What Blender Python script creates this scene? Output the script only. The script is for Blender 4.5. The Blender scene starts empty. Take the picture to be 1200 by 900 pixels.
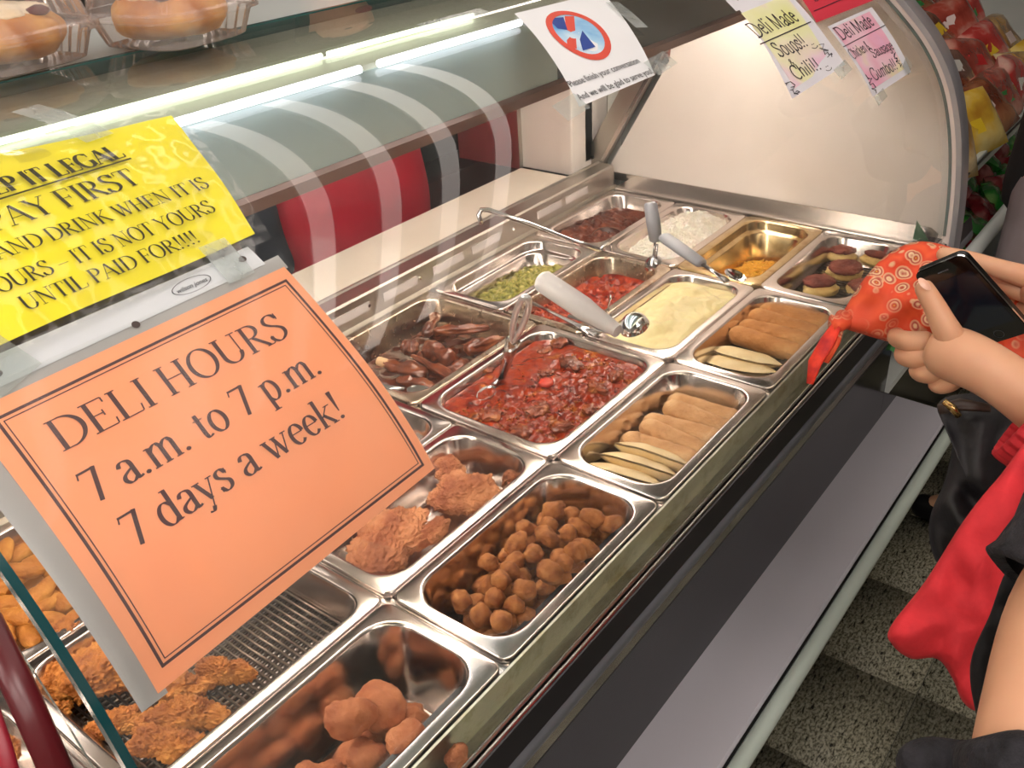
import bpy, bmesh, math, random
import numpy as np
from mathutils import Vector, Matrix, noise, Euler
random.seed(7)
SC = bpy.context.scene
COL = SC.collection
# ------------------------------------------------------------------ camera, world, light, exposure
FPX = 1092.29
CR = ((0.6074505, -0.7925529, -0.0535151), (-0.4336997, -0.2744578, -0.8582409), (0.6655136, 0.5445484, -0.5104495))
CAMP = Vector((-0.5308, -0.4664, 0.7673))
cd = bpy.data.cameras.new('camera'); cam = bpy.data.objects.new('camera', cd); COL.objects.link(cam)
rx, dn, fw = Vector(CR[0]), Vector(CR[1]), Vector(CR[2])
M = Matrix((rx, -dn, -fw)).transposed().to_4x4(); M.translation = CAMP
cam.matrix_world = M
cd.sensor_fit = 'HORIZONTAL'; cd.sensor_width = 36; cd.lens = 36 * FPX / 1200; cd.clip_start = .02
SC.camera = cam
vs = SC.view_settings; vs.view_transform = 'Standard'; vs.look = 'None'; vs.gamma = 1; vs.exposure = 0.35
w = bpy.data.worlds.new('world'); SC.world = w; w.use_nodes = True
w.node_tree.nodes['Background'].inputs[0].default_value = (.9, .93, 1, 1); w.node_tree.nodes['Background'].inputs[1].default_value = .25
CEIL = 2.0
TUBE_E = 7.0
CASE_E = 3.8
STRIP_E = 2.9
FOOD_E = 27.0
REAR_E = 9.5

def P(u, v, t):
    """world point seen at (u,v) of the photograph, t metres along the camera axis"""
    a, b = (u-600)/FPX, (v-450)/FPX
    return CAMP + t*(rx*a + dn*b + fw)

# ------------------------------------------------------------------ materials
def lin(h):
    if isinstance(h, tuple): return h if len(h) == 4 else (*h, 1)
    h = h.lstrip('#'); c = [int(h[i:i+2], 16)/255 for i in (0, 2, 4)]
    return tuple([(x/12.92 if x <= .04045 else ((x+.055)/1.055)**2.4) for x in c]+[1])
def nmat(name):
    m = bpy.data.materials.new(name); m.use_nodes = True
    return m, m.node_tree, m.node_tree.nodes['Principled BSDF']
def ramp(nt, fac, stops, interp='LINEAR'):
    r = nt.nodes.new('ShaderNodeValToRGB'); r.color_ramp.interpolation = interp
    el = r.color_ramp.elements
    while len(el) < len(stops): el.new(.5)
    for e, (p, c) in zip(el, stops): e.position = p; e.color = lin(c)
    nt.links.new(fac, r.inputs[0]); return r.outputs[0]
def tex(nt, kind='Noise', scale=10, detail=3, rough=.5, coord='Object', stretch=None, dist=0):
    tc = nt.nodes.new('ShaderNodeTexCoord'); src = tc.outputs[coord]
    if stretch:
        mp = nt.nodes.new('ShaderNodeMapping'); mp.inputs['Scale'].default_value = stretch
        nt.links.new(src, mp.inputs[0]); src = mp.outputs[0]
    n = nt.nodes.new('ShaderNodeTex'+kind); nt.links.new(src, n.inputs['Vector'])
    n.inputs['Scale'].default_value = scale
    if kind == 'Noise':
        n.inputs['Detail'].default_value = detail; n.inputs['Roughness'].default_value = rough; n.inputs['Distortion'].default_value = dist
        return n.outputs[0]
    return n.outputs['Distance']
def bump(nt, b, h, strength=.3, dist=.002):
    n = nt.nodes.new('ShaderNodeBump'); n.inputs['Strength'].default_value = strength; n.inputs['Distance'].default_value = dist
    nt.links.new(h, n.inputs['Height']); nt.links.new(n.outputs[0], b.inputs['Normal'])
def simple(name, c, rough=.5, metal=0, spec=.5, emit=0, coat=0, sss=0):
    m, nt, b = nmat(name); b.inputs['Base Color'].default_value = lin(c)
    b.inputs['Roughness'].default_value = rough; b.inputs['Metallic'].default_value = metal
    b.inputs['Specular IOR Level'].default_value = spec; b.inputs['Coat Weight'].default_value = coat
    if sss: b.inputs['Subsurface Weight'].default_value = sss; b.inputs['Subsurface Scale'].default_value = .01
    if emit: b.inputs['Emission Color'].default_value = lin(c); b.inputs['Emission Strength'].default_value = emit
    return m
def noisy(name, stops, scale=20, rough=.6, metal=0, detail=4, bs=0, bscale=None, bdist=.002, stretch=None, kind='Noise', coat=0, spec=.5, dist=0, sss=0, interp='LINEAR'):
    m, nt, b = nmat(name)
    n = tex(nt, kind, scale, detail, stretch=stretch, dist=dist)
    nt.links.new(ramp(nt, n, stops, interp), b.inputs['Base Color'])
    b.inputs['Roughness'].default_value = rough; b.inputs['Metallic'].default_value = metal; b.inputs['Coat Weight'].default_value = coat
    b.inputs['Specular IOR Level'].default_value = spec
    if sss: b.inputs['Subsurface Weight'].default_value = sss; b.inputs['Subsurface Scale'].default_value = .008
    if bs: bump(nt, b, tex(nt, 'Noise', bscale or scale*3, 4, stretch=stretch), bs, bdist)
    return m
def steel(name, c='#c8c4c0', rough=.25, stretch=(1, 60, 60), dirt=None):
    m, nt, b = nmat(name)
    b.inputs['Metallic'].default_value = 1
    n = tex(nt, 'Noise', 14, 3, stretch=stretch)
    mr = nt.nodes.new('ShaderNodeMapRange'); mr.inputs[3].default_value = rough*.7; mr.inputs[4].default_value = rough*1.4
    nt.links.new(n, mr.inputs[0]); nt.links.new(mr.outputs[0], b.inputs['Roughness'])
    if dirt: nt.links.new(ramp(nt, tex(nt, 'Noise', 30, 6, .7), [(.5, c), (.72, dirt)]), b.inputs['Base Color'])
    else: b.inputs['Base Color'].default_value = lin(c)
    return m
def glassmat(name, tint='#fdfdfc', haze=.0, fres=1.45, hazec='#e8efee', rough=0.0):
    m = bpy.data.materials.new(name); m.use_nodes = True; nt = m.node_tree; nt.nodes.clear()
    o = nt.nodes.new('ShaderNodeOutputMaterial'); t = nt.nodes.new('ShaderNodeBsdfTransparent'); t.inputs[0].default_value = lin(tint)
    g = nt.nodes.new('ShaderNodeBsdfGlossy'); g.inputs['Roughness'].default_value = rough
    f = nt.nodes.new('ShaderNodeFresnel'); f.inputs[0].default_value = fres
    mx = nt.nodes.new('ShaderNodeMixShader'); nt.links.new(f.outputs[0], mx.inputs[0]); nt.links.new(t.outputs[0], mx.inputs[1]); nt.links.new(g.outputs[0], mx.inputs[2])
    last = mx.outputs[0]
    if haze:
        d = nt.nodes.new('ShaderNodeBsdfDiffuse'); d.inputs[0].default_value = lin(hazec)
        m2 = nt.nodes.new('ShaderNodeMixShader')
        n = tex(nt, 'Noise', 5, 5, .65, dist=1.5)
        mr = nt.nodes.new('ShaderNodeMapRange'); mr.inputs[1].default_value = .4; mr.inputs[2].default_value = .8; mr.inputs[3].default_value = haze*.5; mr.inputs[4].default_value = haze*2
        nt.links.new(n, mr.inputs[0]); nt.links.new(mr.outputs[0], m2.inputs[0])
        nt.links.new(last, m2.inputs[1]); nt.links.new(d.outputs[0], m2.inputs[2]); last = m2.outputs[0]
    nt.links.new(last, o.inputs[0]); return m

ST = steel('stainless steel', '#d2cbc6', .2)
STP = steel('pan steel', '#dcd2cc', .17, (6, 6, 6))
STB = steel('brushed steel', '#bdb7ae', .34)
STD = steel('stained steel', '#c6c5b6', .32, dirt='#a19a7c')
STH = steel('handle steel', '#c9c9c9', .16, (4, 4, 4))
CHROME = simple('chrome', '#e8e8e8', .06, 1)
GLASS = glassmat('curved glass', haze=.018)
GEDGE = simple('green glass edge', '#1f5a58', .15, 0, .8)
PLASTIC = glassmat('clear plastic', '#fbf6f4', haze=.2, fres=1.2, hazec='#f7efec', rough=.12)
PCLR = glassmat('clear sleeve', '#fdfdfd', haze=.05, fres=1.4, hazec='#ffffff', rough=.03)
TAPE = glassmat('frosted tape', '#e6ebe8', haze=.25, fres=1.3, rough=.2)
WHITEP = noisy('white laminate', [(.35, '#f0e8e0'), (.7, '#f8f2ec')], 2.2, .3, spec=.4)
FRAME = simple('frame grey', '#a8a7ac', .3, .6)
FRAMEW = simple('frame inner', '#d9cec9', .35, .2)
DARKM = simple('dark metal', '#2b2a2c', .35, .3)
BUMP = simple('grey bumper', '#63666c', .35, 0, .5)
PANEL = simple('black front panel', '#141312', .16, 0, .5)
LEDGE = simple('mauve ledge', '#c4c2ca', .4)
TUBEB = simple('pale bumper tube', '#c5d2c8', .4)
BOARD = noisy('cutting board', [(.3, '#ede2cf'), (.7, '#f6eddc')], 6, .5)
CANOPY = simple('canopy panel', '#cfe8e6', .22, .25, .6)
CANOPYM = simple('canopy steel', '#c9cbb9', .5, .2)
CANOPYD = simple('unlit canopy panel', '#565c58', .15, .1, .7)  # same panel past the lamps, its lack of light put into the colour
RAILB = simple('brown rail', '#8c6f64', .3, .5)
BLACK = simple('black plastic', '#121214', .35)
GREYH = simple('grey handle plastic', '#8d8f96', .45)
WHITEH = simple('white handle plastic', '#efeae8', .45)

# ------------------------------------------------------------------ mesh helpers
class MB:
    def __init__(s): s.v = []; s.f = []; s.mi = []; s.cur = 0
    def add(s, vs, fs):
        o = len(s.v); s.v += [tuple(x) for x in vs]
        for f in fs: s.f.append(tuple(i+o for i in f)); s.mi.append(s.cur)
        return s
    def box(s, x0, x1, y0, y1, z0, z1):
        v = [(x, y, z) for z in (z0, z1) for y in (y0, y1) for x in (x0, x1)]
        return s.add(v, [(0, 2, 3, 1), (4, 5, 7, 6), (0, 1, 5, 4), (2, 6, 7, 3), (0, 4, 6, 2), (1, 3, 7, 5)])
    def tube(s, pts, r, n=10, cap=True, flat=1.0, up=None):
        pts = [Vector(p) for p in pts]; k = len(pts)
        rs = r if isinstance(r, (list, tuple)) else [r]*k
        vs, fs = [], []
        pa = None
        for i, p in enumerate(pts):
            t = (pts[min(i+1, k-1)] - pts[max(i-1, 0)]).normalized()
            if pa is None:
                a = Vector(up) if up else (Vector((0, 0, 1)) if abs(t.z) < .9 else Vector((1, 0, 0)))
            else: a = pa
            a = (a - t*a.dot(t)).normalized(); b = t.cross(a); pa = a
            for j in range(n):
                q = 2*math.pi*j/n
                vs.append(p + a*(math.cos(q)*rs[i]*flat) + b*(math.sin(q)*rs[i]))
        for i in range(k-1):
            for j in range(n):
                j2 = (j+1) % n; fs.append((i*n+j, i*n+j2, (i+1)*n+j2, (i+1)*n+j))
        if cap: fs.append(tuple(range(n-1, -1, -1))); fs.append(tuple((k-1)*n+j for j in range(n)))
        return s.add(vs, fs)
    def loops(s, L, close0=False, close1=False, ring=True):
        n = len(L[0]); vs = [p for l in L for p in l]; fs = []
        for i in range(len(L)-1):
            for j in range(n if ring else n-1):
                j2 = (j+1) % n; fs.append((i*n+j, i*n+j2, (i+1)*n+j2, (i+1)*n+j))
        if close0: fs.append(tuple(range(n-1, -1, -1)))
        if close1: fs.append(tuple((len(L)-1)*n+j for j in range(n)))
        return s.add(vs, fs)
    def mesh(s, name, mats, smooth=True, auto=None):
        me = bpy.data.meshes.new(name); me.from_pydata(s.v, [], s.f)
        for m in (mats if isinstance(mats, (list, tuple)) else [mats]): me.materials.append(m)
        me.polygons.foreach_set('material_index', s.mi)
        me.polygons.foreach_set('use_smooth', [smooth]*len(s.f)); me.update()
        if auto is not None and smooth: me.set_sharp_from_angle(angle=math.radians(auto))
        return me
    def build(s, name, mats, parent=None, smooth=False, auto=None, bevel=0):
        return link(name, s.mesh(name, mats, smooth, auto), parent, bevel)
def link(name, me, parent=None, bevel=0):
    o = bpy.data.objects.new(name, me); COL.objects.link(o)
    if parent: o.parent = parent
    if bevel:
        b = o.modifiers.new('bevel', 'BEVEL'); b.width = bevel; b.segments = 2; b.limit_method = 'ANGLE'
    return o
def tag(o, label=None, cat=None, group=None, kind=None):
    for k, v in (('label', label), ('category', cat), ('group', group), ('kind', kind)):
        if v: o[k] = v
    return o
def empty(name, loc, label, cat, group=None, rot=(0, 0, 0)):
    o = bpy.data.objects.new(name, None); COL.objects.link(o); o.location = loc; o.rotation_euler = rot; o.empty_display_size = .05
    return tag(o, label, cat, group)
def part(name, mb, mat, root, **k):
    """child whose mesh was written in world space"""
    o = mb.build(name, mat, None, **k); o.parent = root
    o.matrix_parent_inverse = root_mat(root).inverted(); return o
def root_mat(r):
    m = Matrix.LocRotScale(r.location, r.rotation_euler, r.scale)
    return (root_mat(r.parent) @ r.matrix_parent_inverse @ m) if r.parent else m
def dup(o, loc=None, rot=None, scale=None):
    c = o.copy(); COL.objects.link(c)
    if loc is not None: c.location = loc
    if rot is not None: c.rotation_euler = rot
    if scale is not None: c.scale = scale
    for ch in list(o.children):
        d = ch.copy(); COL.objects.link(d); d.parent = c
    return c
def struct(name, mb, mat, **k): return tag(mb.build(name, mat, None, **k), kind='structure')
def rrect(x0, x1, y0, y1, r, z, n=6):
    out = []
    for cx, cy, a in ((x1-r, y1-r, 0), (x0+r, y1-r, 90), (x0+r, y0+r, 180), (x1-r, y0+r, 270)):
        for i in range(n+1):
            q = math.radians(a+90*i/n); out.append((cx+r*math.cos(q), cy+r*math.sin(q), z))
    return out
def blob(name, mats, size, seed, sub=3, amp=.2, freq=2.0, fine=0, ffreq=12, squash=None):
    bm = bmesh.new(); bmesh.ops.create_icosphere(bm, subdivisions=sub, radius=1)
    o = Vector((seed*7.3, seed*3.1, -seed*5.7))
    mean = (size[0]+size[1]+size[2])/3; k = Vector(size)/((size[0]+size[1])/2); info = []
    for v in bm.verts:
        p = v.co.copy(); pn = Vector((p.x*k.x, p.y*k.y, p.z*k.z))
        d = 1 + amp*noise.fractal(pn*freq+o, 1, 2, 3)
        if fine: info.append((v, pn))
        q = p*d; v.co = Vector((q.x*size[0], q.y*size[1], q.z*size[2]))
    if fine:
        bm.normal_update()
        nn = [(v, v.normal.copy(), pn) for v, pn in info]
        for v, nv, pn in nn:
            c = noise.voronoi(pn*ffreq+o)[0][0]
            v.co += nv*(mean*fine*((.5-c)*1.5 + .8*noise.noise(pn*ffreq*2.1+o) + .35*noise.noise(pn*ffreq*5+o)))
    me = bpy.data.meshes.new(name); bm.to_mesh(me); bm.free()
    for m in (mats if isinstance(mats, (list, tuple)) else [mats]): me.materials.append(m)
    me.polygons.foreach_set('use_smooth', [True]*len(me.polygons)); return me

# ------------------------------------------------------------------ large structure
floor_m, nt, b = nmat('speckled vinyl')
n1 = ramp(nt, tex(nt, 'Noise', 45, 3, .6, stretch=(1, 3.2, 1)), [(.0, '#141412'), (.37, '#1e1d1a'), (.40, '#86836f'), (.6, '#a5a28f')])
n2 = ramp(nt, tex(nt, 'Noise', 120, 3, .6, stretch=(1, 1.6, 1)), [(.40, '#5f5f52'), (.55, '#ffffff')])
mx = nt.nodes.new('ShaderNodeMixRGB'); mx.blend_type = 'MULTIPLY'; mx.inputs[0].default_value = .8
nt.links.new(n1, mx.inputs[1]); nt.links.new(n2, mx.inputs[2]); nt.links.new(mx.outputs[0], b.inputs['Base Color']); b.inputs['Roughness'].default_value = .5
b.inputs['Specular IOR Level'].default_value = .25
FZ = -.9
fl = struct('floor', MB().box(-3.2, 6.2, -3.2, 3.2, FZ-.05, FZ-.004), simple('floor joint', '#4d4d47', .7))
TS = .305
tm = MB().box(.001, TS-.001, .001, TS-.001, -.004, 0).mesh('tile', floor_m)
k = 0
for i in range(0, 12):
    for j in range(-4, 2):
        o = link('floor_tile', tm, fl); o.location = (.15+i*TS, j*TS+.06, FZ)
o = MB()
for (a, b_, c, d) in ((-3.2, .15, -3.2, 3.2), (.15+12*TS, 6.2, -3.2, 3.2), (.15, .15+12*TS, -3.2, -4*TS+.06), (.15, .15+12*TS, 2*TS+.06, 3.2)):
    o.box(a, b_, c, d, FZ-.004, FZ)
tag(o.build('far_floor_tiles', floor_m, fl), kind='stuff')
WALLM = simple('store wall', '#b9b4ad', .8)
struct('ceiling', MB().box(-3.2, 6.2, -3.2, 3.2, CEIL, CEIL+.05), simple('ceiling white', '#d8d8d4', .9))
struct('wall_left', MB().box(-3.25, -3.2, -3.2, 3.2, FZ, CEIL), WALLM)
struct('wall_right', MB().box(6.2, 6.25, -3.2, 3.2, FZ, CEIL), WALLM)
struct('wall_front', MB().box(-3.2, 6.2, -3.25, -3.2, FZ, CEIL), WALLM)
struct('wall_back', MB().box(-3.2, 6.2, 3.2, 3.25, FZ, CEIL), simple('kitchen wall', '#57524f', .7))
LAMP = simple('fluorescent tube', '#fff3e8', .4, emit=TUBE_E)
STRIPL = simple('strip diffuser', '#fff3ea', .4, emit=STRIP_E)
FOODL = simple('added food lamp tube', '#fff2e8', .4, emit=FOOD_E)  # emission for tubes added under the canopy to brighten the food
LAMPREFL = simple('lamp reflection line', '#f4ffe6', .4, emit=3.2)  # glowing line standing in for a reflection of the case lamps
LAMPC = simple('case lamp tube', '#f2f6ff', .4, emit=CASE_E)
def ceil_light(x, y, L, ang, lab):
    r = empty('ceiling_light', (x, y, CEIL), lab, 'light', 'fluorescent fittings on the ceiling', (0, 0, ang))
    MB().box(-L/2, L/2, -.09, .09, -.05, -.001).build('light_housing', simple('lamp housing', '#e8e8e6', .5), r)
    for s in (-.045, .045): MB().tube([(-L/2+.03, s, -.068), (L/2-.03, s, -.068)], .017, 8).build('lamp_tube', LAMP, r)
for x, y in ((-1.6, 2.6), (-.6, 2.3), (1.6, 2.3), (3.6, 2.3)):
    ceil_light(x, y, 1.5, 0, 'long twin tube fluorescent fitting on the store ceiling')
REARL = simple('fill panel diffuser', '#fff4ec', .4, emit=REAR_E)
for x, y in ((-2.5, -2.2), (-2.5, -1.1), (-2.5, 0), (-1.5, -2.2), (-1.5, -1.1), (-1.5, 0), (-.6, -2.2), (-.6, -1.2)):  # unseen fill panels added to light signs, ledge and hands
    r = empty('ceiling_light', (x, y, CEIL), 'added fill light panel on the ceiling behind the camera', 'light', 'added fill panels behind the camera')
    MB().box(-.3, .3, -.3, .3, -.03, -.001).build('light_housing', simple('fill panel housing', '#e8e8e6', .5), r)
    MB().box(-.28, .28, -.28, .28, -.034, -.0305).build('diffuser', REARL, r)
for k in range(9):
    r = empty('ceiling_light', (-.3+k*.28, .10, CEIL), 'ceiling strip light running across the aisle over the shoppers', 'light', 'strip lights over the aisle')
    MB().box(-.06, .06, -1.3, 1.3, -.03, -.001).build('light_housing', simple('strip housing', '#e8e8e6', .5), r)
    MB().box(-.042, .042, -1.28, 1.28, -.034, -.0305).build('diffuser', STRIPL, r)

# ------------------------------------------------------------------ glass profile: y and z against arc length s
GZ = np.array([-.01, 0, .05, .1, .15, .2, .25, .3, .34, .376, .415, .45, .50, .54, .565, .57, .571, .571])
GY = np.array([-.047, -.047, -.046, -.043, -.038, -.030, -.016, 0, .021, .048, .083, .125, .19, .27, .35, .40, .45, .55])
Z0 = np.array([-.03, 0, .1, .2, .3, .376, .45, .50, .54, .565, .57, .57]); Y0 = np.array([-.052, -.052, -.045, -.030, 0, .048, .125, .19, .27, .35, .40, .8])
S0 = np.r_[0, np.cumsum(np.hypot(np.diff(Z0), np.diff(Y0)))]
def smooth_prof():
    ss = np.linspace(0, 1.1, 240); y = np.interp(ss, S0, Y0); z = np.interp(ss, S0, Z0)
    k = 17; pad = k//2
    def sm(a):
        e = np.r_[a[0]-(a[1]-a[0])*np.arange(pad, 0, -1), a, a[-1]+(a[-1]-a[-2])*np.arange(1, pad+1)]
        return np.convolve(e, np.ones(k)/k, 'valid')
    return ss, sm(sm(y)), sm(sm(z))
SS, SY, SZ = smooth_prof()
def gl(x, s, off=0.0):
    y = float(np.interp(s, SS, SY)); z = float(np.interp(s, SS, SZ)); e = .006
    ty = float(np.interp(s+e, SS, SY)-np.interp(s-e, SS, SY)); tz = float(np.interp(s+e, SS, SZ)-np.interp(s-e, SS, SZ))
    l = math.hypot(ty, tz) or 1
    return (x, y - tz/l*off, z + ty/l*off)

# ------------------------------------------------------------------ the deli case
X0, X1 = -1.6, 1.42
case = empty('deli_case', (0, .4, FZ), 'long stainless steam table deli case with curved front glass and food pans', 'display case')
def cp(name, mb, mat, **k):
    kw = dict(smooth=False); kw.update(k)
    lab = kw.pop('label', None)
    o = part(name, mb, mat, case, **kw)
    if lab: o['label'] = lab
    return o
def ext(prof, x0, x1, closed=True):
    m = MB(); n = len(prof)
    vs = [(x0, y, z) for y, z in prof]+[(x1, y, z) for y, z in prof]
    fs = [(i, (i+1) % n, n+(i+1) % n, n+i) for i in range(n if closed else n-1)]
    if closed: fs += [tuple(range(n-1, -1, -1)), tuple(range(n, 2*n))]
    return m.add(vs, fs)
# steam well body under the pans
cp('well_floor', MB().box(X0, 1.36, -.005, .715, -.2, -.19), DARKM)
cp('well_front', MB().box(X0, 1.36, -.008, -.004, -.19, -.002), ST)
# divider bars between pan rows
for x in (-1.34, -1.005, -.67, -.335, 0, .335, .67, 1.005):
    cp('divider_bar', MB().box(x-.011, x+.011, 0, .712, -.016, -.0085), STP, bevel=.002)
# pan lip plate, trough, glass channel, dark strip, bumper
cp('lip_plate', MB().box(X0, 1.37, -.0135, -.0105, -.032, .011), STD)
cp('front_trough', ext([(-.012, -.030), (-.0405, -.012), (-.041, -.018), (-.012, -.036)], X0, 1.39), STD)
cp('glass_channel', ext([(-.040, -.012), (-.040, -.003), (-.043, -.001), (-.0455, -.003), (-.0455, -.012)], X0, 1.41), ST, bevel=.0008)
cp('glass_channel', ext([(-.0475, -.013), (-.0475, -.005), (-.0505, -.004), (-.053, -.007), (-.053, -.02)], X0, 1.41), ST, bevel=.0008)
cp('front_strip', ext([(-.053, -.006), (-.055, -.006), (-.063, -.034), (-.053, -.034)], X0, 1.58), DARKM)
cp('hand_bumper', ext([(-.05+.0-.012*math.cos(q)-.004, -.048+.016*math.sin(q)) for q in np.linspace(0, 2*math.pi, 14)[:-1]], X0, 1.58), BUMP, smooth=True, auto=50)
cp('front_panel', MB().box(X0, 1.46, .03, .045, -.5, -.04), PANEL)
cp('bumper_soffit', MB().box(X0, 1.58, -.05, .045, -.045, -.036), DARKM)
cp('base_ledge', ext([(.05, -.492), (.05, -.52), (-.097, -.52), (-.1, -.515), (-.1, -.5), (-.095, -.496)], X0, 1.58), LEDGE)
cp('bumper_tube', MB().tube([(X0, -.118, -.508), (1.58, -.118, -.508)], .0145, 16), TUBEB, smooth=True, auto=50)
cp('tube_backing', MB().box(X0, 1.58, -.104, -.1005, -.53, -.5), BLACK)
cp('plinth', MB().box(X0, 1.45, .12, .78, FZ, -.5), DARKM)
cp('body', MB().box(X0, 1.45, .045, .86, -.5, -.2), DARKM)
# rear slotted rail and flat top, then cutting board
cp('rear_rail', ext([(.709, -.02), (.709, 0), (.722, .002), (.726, .046), (.729, .05), (.764, .05), (.768, .053), (.772, .053), (.772, -.02)], X0, 1.37), STB)
SLOT = simple('slot light', '#c4bcb8', .4)
for x in (-.3, -.12, .06, .2, .32, .43, .56, .70, .82, 1.05, 1.16):
    cp('rail_slot', ext([(.7235-.0012, .0165), (.7250-.0012, .033), (.7256, .033), (.7241, .0165)], x, x+.093), SLOT)
for x in (-.2, .16, .52, .66, .96): cp('rail_rivet', MB().tube([(x, .7215, .025), (x, .7262, .025)], .0035, 8), CHROME)
cp('end_rail', MB().box(1.343, 1.425, -.0105, .709, -.02, .004), ST, bevel=.003)
cp('end_upstand', ext([(-.035, .003), (-.035, .012), (-.02, .022), (.775, .022), (.775, .003)], 1.398, 1.402), ST)
# end panel: profile of the glass filled down to the counter
prof = [gl(0, s, .006)[1:] for s in np.linspace(.03, 1.02, 40)]
poly = [(y, z) for y, z in prof]+[(.57, .58), (.60, .30), (.775, .004)]
m = MB(); n = len(poly); m.add([(1.405, y, z) for y, z in poly]+[(1.425, y, z) for y, z in poly], [tuple(range(n)), tuple(range(2*n-1, n-1, -1))]+[(i, i+n, (i+1) % n+n, (i+1) % n) for i in range(n)])
cp('end_panel', m, WHITEP, label='white end panel with smudges')
m = MB(); n = 5
L = []
for s in np.linspace(.0, 1.02, 50):
    a, b2, c, d = gl(0, s, .018), gl(0, s, .036), gl(0, s, .036), gl(0, s, -.002)
    L.append([(1.40, *gl(0, s, -.006)[1:]), (1.398, *gl(0, s, .001)[1:]), (1.398, *gl(0, s, .008)[1:]), (1.43, *gl(0, s, .008)[1:]), (1.43, *gl(0, s, -.006)[1:])])
m.loops(L, True, True); cp('end_trim', m, FRAMEW, smooth=True, auto=30)
m = MB(); L = []
for s in np.linspace(-.0, 1.02, 50):
    L.append([(1.396, *gl(0, s, .008)[1:]), (1.396, *gl(0, s, .018)[1:]), (1.40, *gl(0, s, .020)[1:]), (1.44, *gl(0, s, .020)[1:]), (1.44, *gl(0, s, .008)[1:])])
m.loops(L, True, True); cp('end_frame', m, FRAME, smooth=True, auto=30)
# slanted rear post of the end frame
cp('rear_post', ext([(.785, .02), (.84, .02), (.655, .335), (.600, .335)], 1.385, 1.40), STB)
cp('post_bead', ext([(.777, .02), (.787, .02), (.603, .335), (.593, .335)], 1.375, 1.40), ST)
cp('post_bolt', MB().tube([(1.381, .795, .055), (1.386, .795, .055)], .004, 8), DARKM)
# canopy with case lamp, glowing reflection line and added food lamps
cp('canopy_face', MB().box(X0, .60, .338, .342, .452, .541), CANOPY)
cp('canopy_face', MB().box(.601, 1.397, .338, .342, .452, .541), CANOPYD, label='far section of the canopy face in a darker unlit tone')
cp('canopy_rail', ext([(.33, .436), (.33, .449), (.336, .453), (.352, .453), (.352, .436)], X0, 1.397), RAILB)
cp('canopy_top', ext([(.342, .541), (.345, .546), (.565, .556), (.565, .551), (.345, .541)], X0, 1.397), CANOPYM)
cp('canopy_back', MB().box(X0, 1.397, .5, .503, .45, .553), CANOPYM)
for a, b_ in ((-1.55, -.62), (-.6, .205), (.235, .50)):
    cp('lamp_and_reflection', MB().tube([(a, .325, .5485), (b_, .325, .5485)], .0045, 8), LAMPC, smooth=True)
for a, b_ in ((-1.55, -.62), (-.6, .222), (.232, .50)):  # reflected line of light, modelled as a thin glowing tube
    cp('lamp_and_reflection', MB().tube([(a, .405, .5535), (b_, .405, .5535)], .003, 8), LAMPREFL, smooth=True)
for a, b_ in ((-1.5, -.75), (-.7, .0), (.05, .70), (.75, 1.38)):  # unseen tubes added behind the canopy face to light the food
    cp('added_food_lamp', MB().tube([(a, .42, .475), (b_, .42, .475)], .012, 8), FOODL, smooth=True)
cp('added_reflector', ext([(.35, .50), (.42, .515), (.49, .50), (.49, .502), (.42, .517), (.35, .502)], X0, 1.39), simple('white reflector', '#efece6', .4))  # added along with the hidden food lamps
# curved glass panels
def glass_panel(x0, x1, s1=1.02):
    m = MB(); sv = np.linspace(.04, s1, 60)
    for off in (0, -.006):
        m.cur = 0
        m.loops([[gl(x0, s, off), gl(x1, s, off)] for s in sv], ring=False)
    m.cur = 1
    m.loops([[gl(x0, s, 0), gl(x0, s, -.006)] for s in sv], ring=False)
    m.loops([[gl(x1, s, 0), gl(x1, s, -.006)] for s in sv], ring=False)
    m.loops([[gl(x0, s1, 0), gl(x0, s1, -.006)], [gl(x1, s1, 0), gl(x1, s1, -.006)]], ring=False)
    m.cur = 0
    cp('curved_glass', m, [GLASS, GEDGE], smooth=True, auto=40)
m = MB(); m.loops([[gl(-.390, q, .0015), gl(-.384, q, .0015), gl(-.384, q, -.008), gl(-.390, q, -.008)] for q in np.linspace(.04, 1.02, 60)], True, True)
cp('glass_edge', m, simple('dark teal glass edge', '#17454a', .12, 0, .8), smooth=True, auto=40, label='dark teal polished edge of the near glass joint')
glass_panel(-.387, 1.397); glass_panel(-1.55, -.405)
# service shelf on top, behind the glass
cp('top_shelf', MB().box(X0, 1.42, .575, .86, .556, .569), simple('white shelf', '#dfe5e2', .2, .1), bevel=.003)
cp('shelf_edge', MB().box(X0, 1.42, .568, .575, .553, .571), GEDGE)
for x in (-1.5, 1.36): cp('shelf_post', MB().box(x, x+.03, .80, .83, .05, .556), ST)
# cutting board on the service side
cb = MB().box(X0+.2, 1.27, .778, .935, .028, .042).build('cutting_board', BOARD, bevel=.006); tag(cb, 'long cream cutting board behind the food pans on the server side', 'cutting board')
cp('board_support', MB().box(X0, 1.42, .772, .93, -.2, .027), DARKM)
# white wall section beyond the cutting board end
wb = MB().box(1.30, 1.46, .80, 1.15, .03, .40).build('equipment_cabinet', WHITEP, bevel=.004); tag(wb, 'white cabinet side beyond the far end of the cutting board', 'cabinet')
tag(MB().box(1.285, 1.30, .95, 1.15, .03, .38).build('cabinet_trim', STB), 'narrow steel upright beside the white cabinet', 'post')

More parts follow.
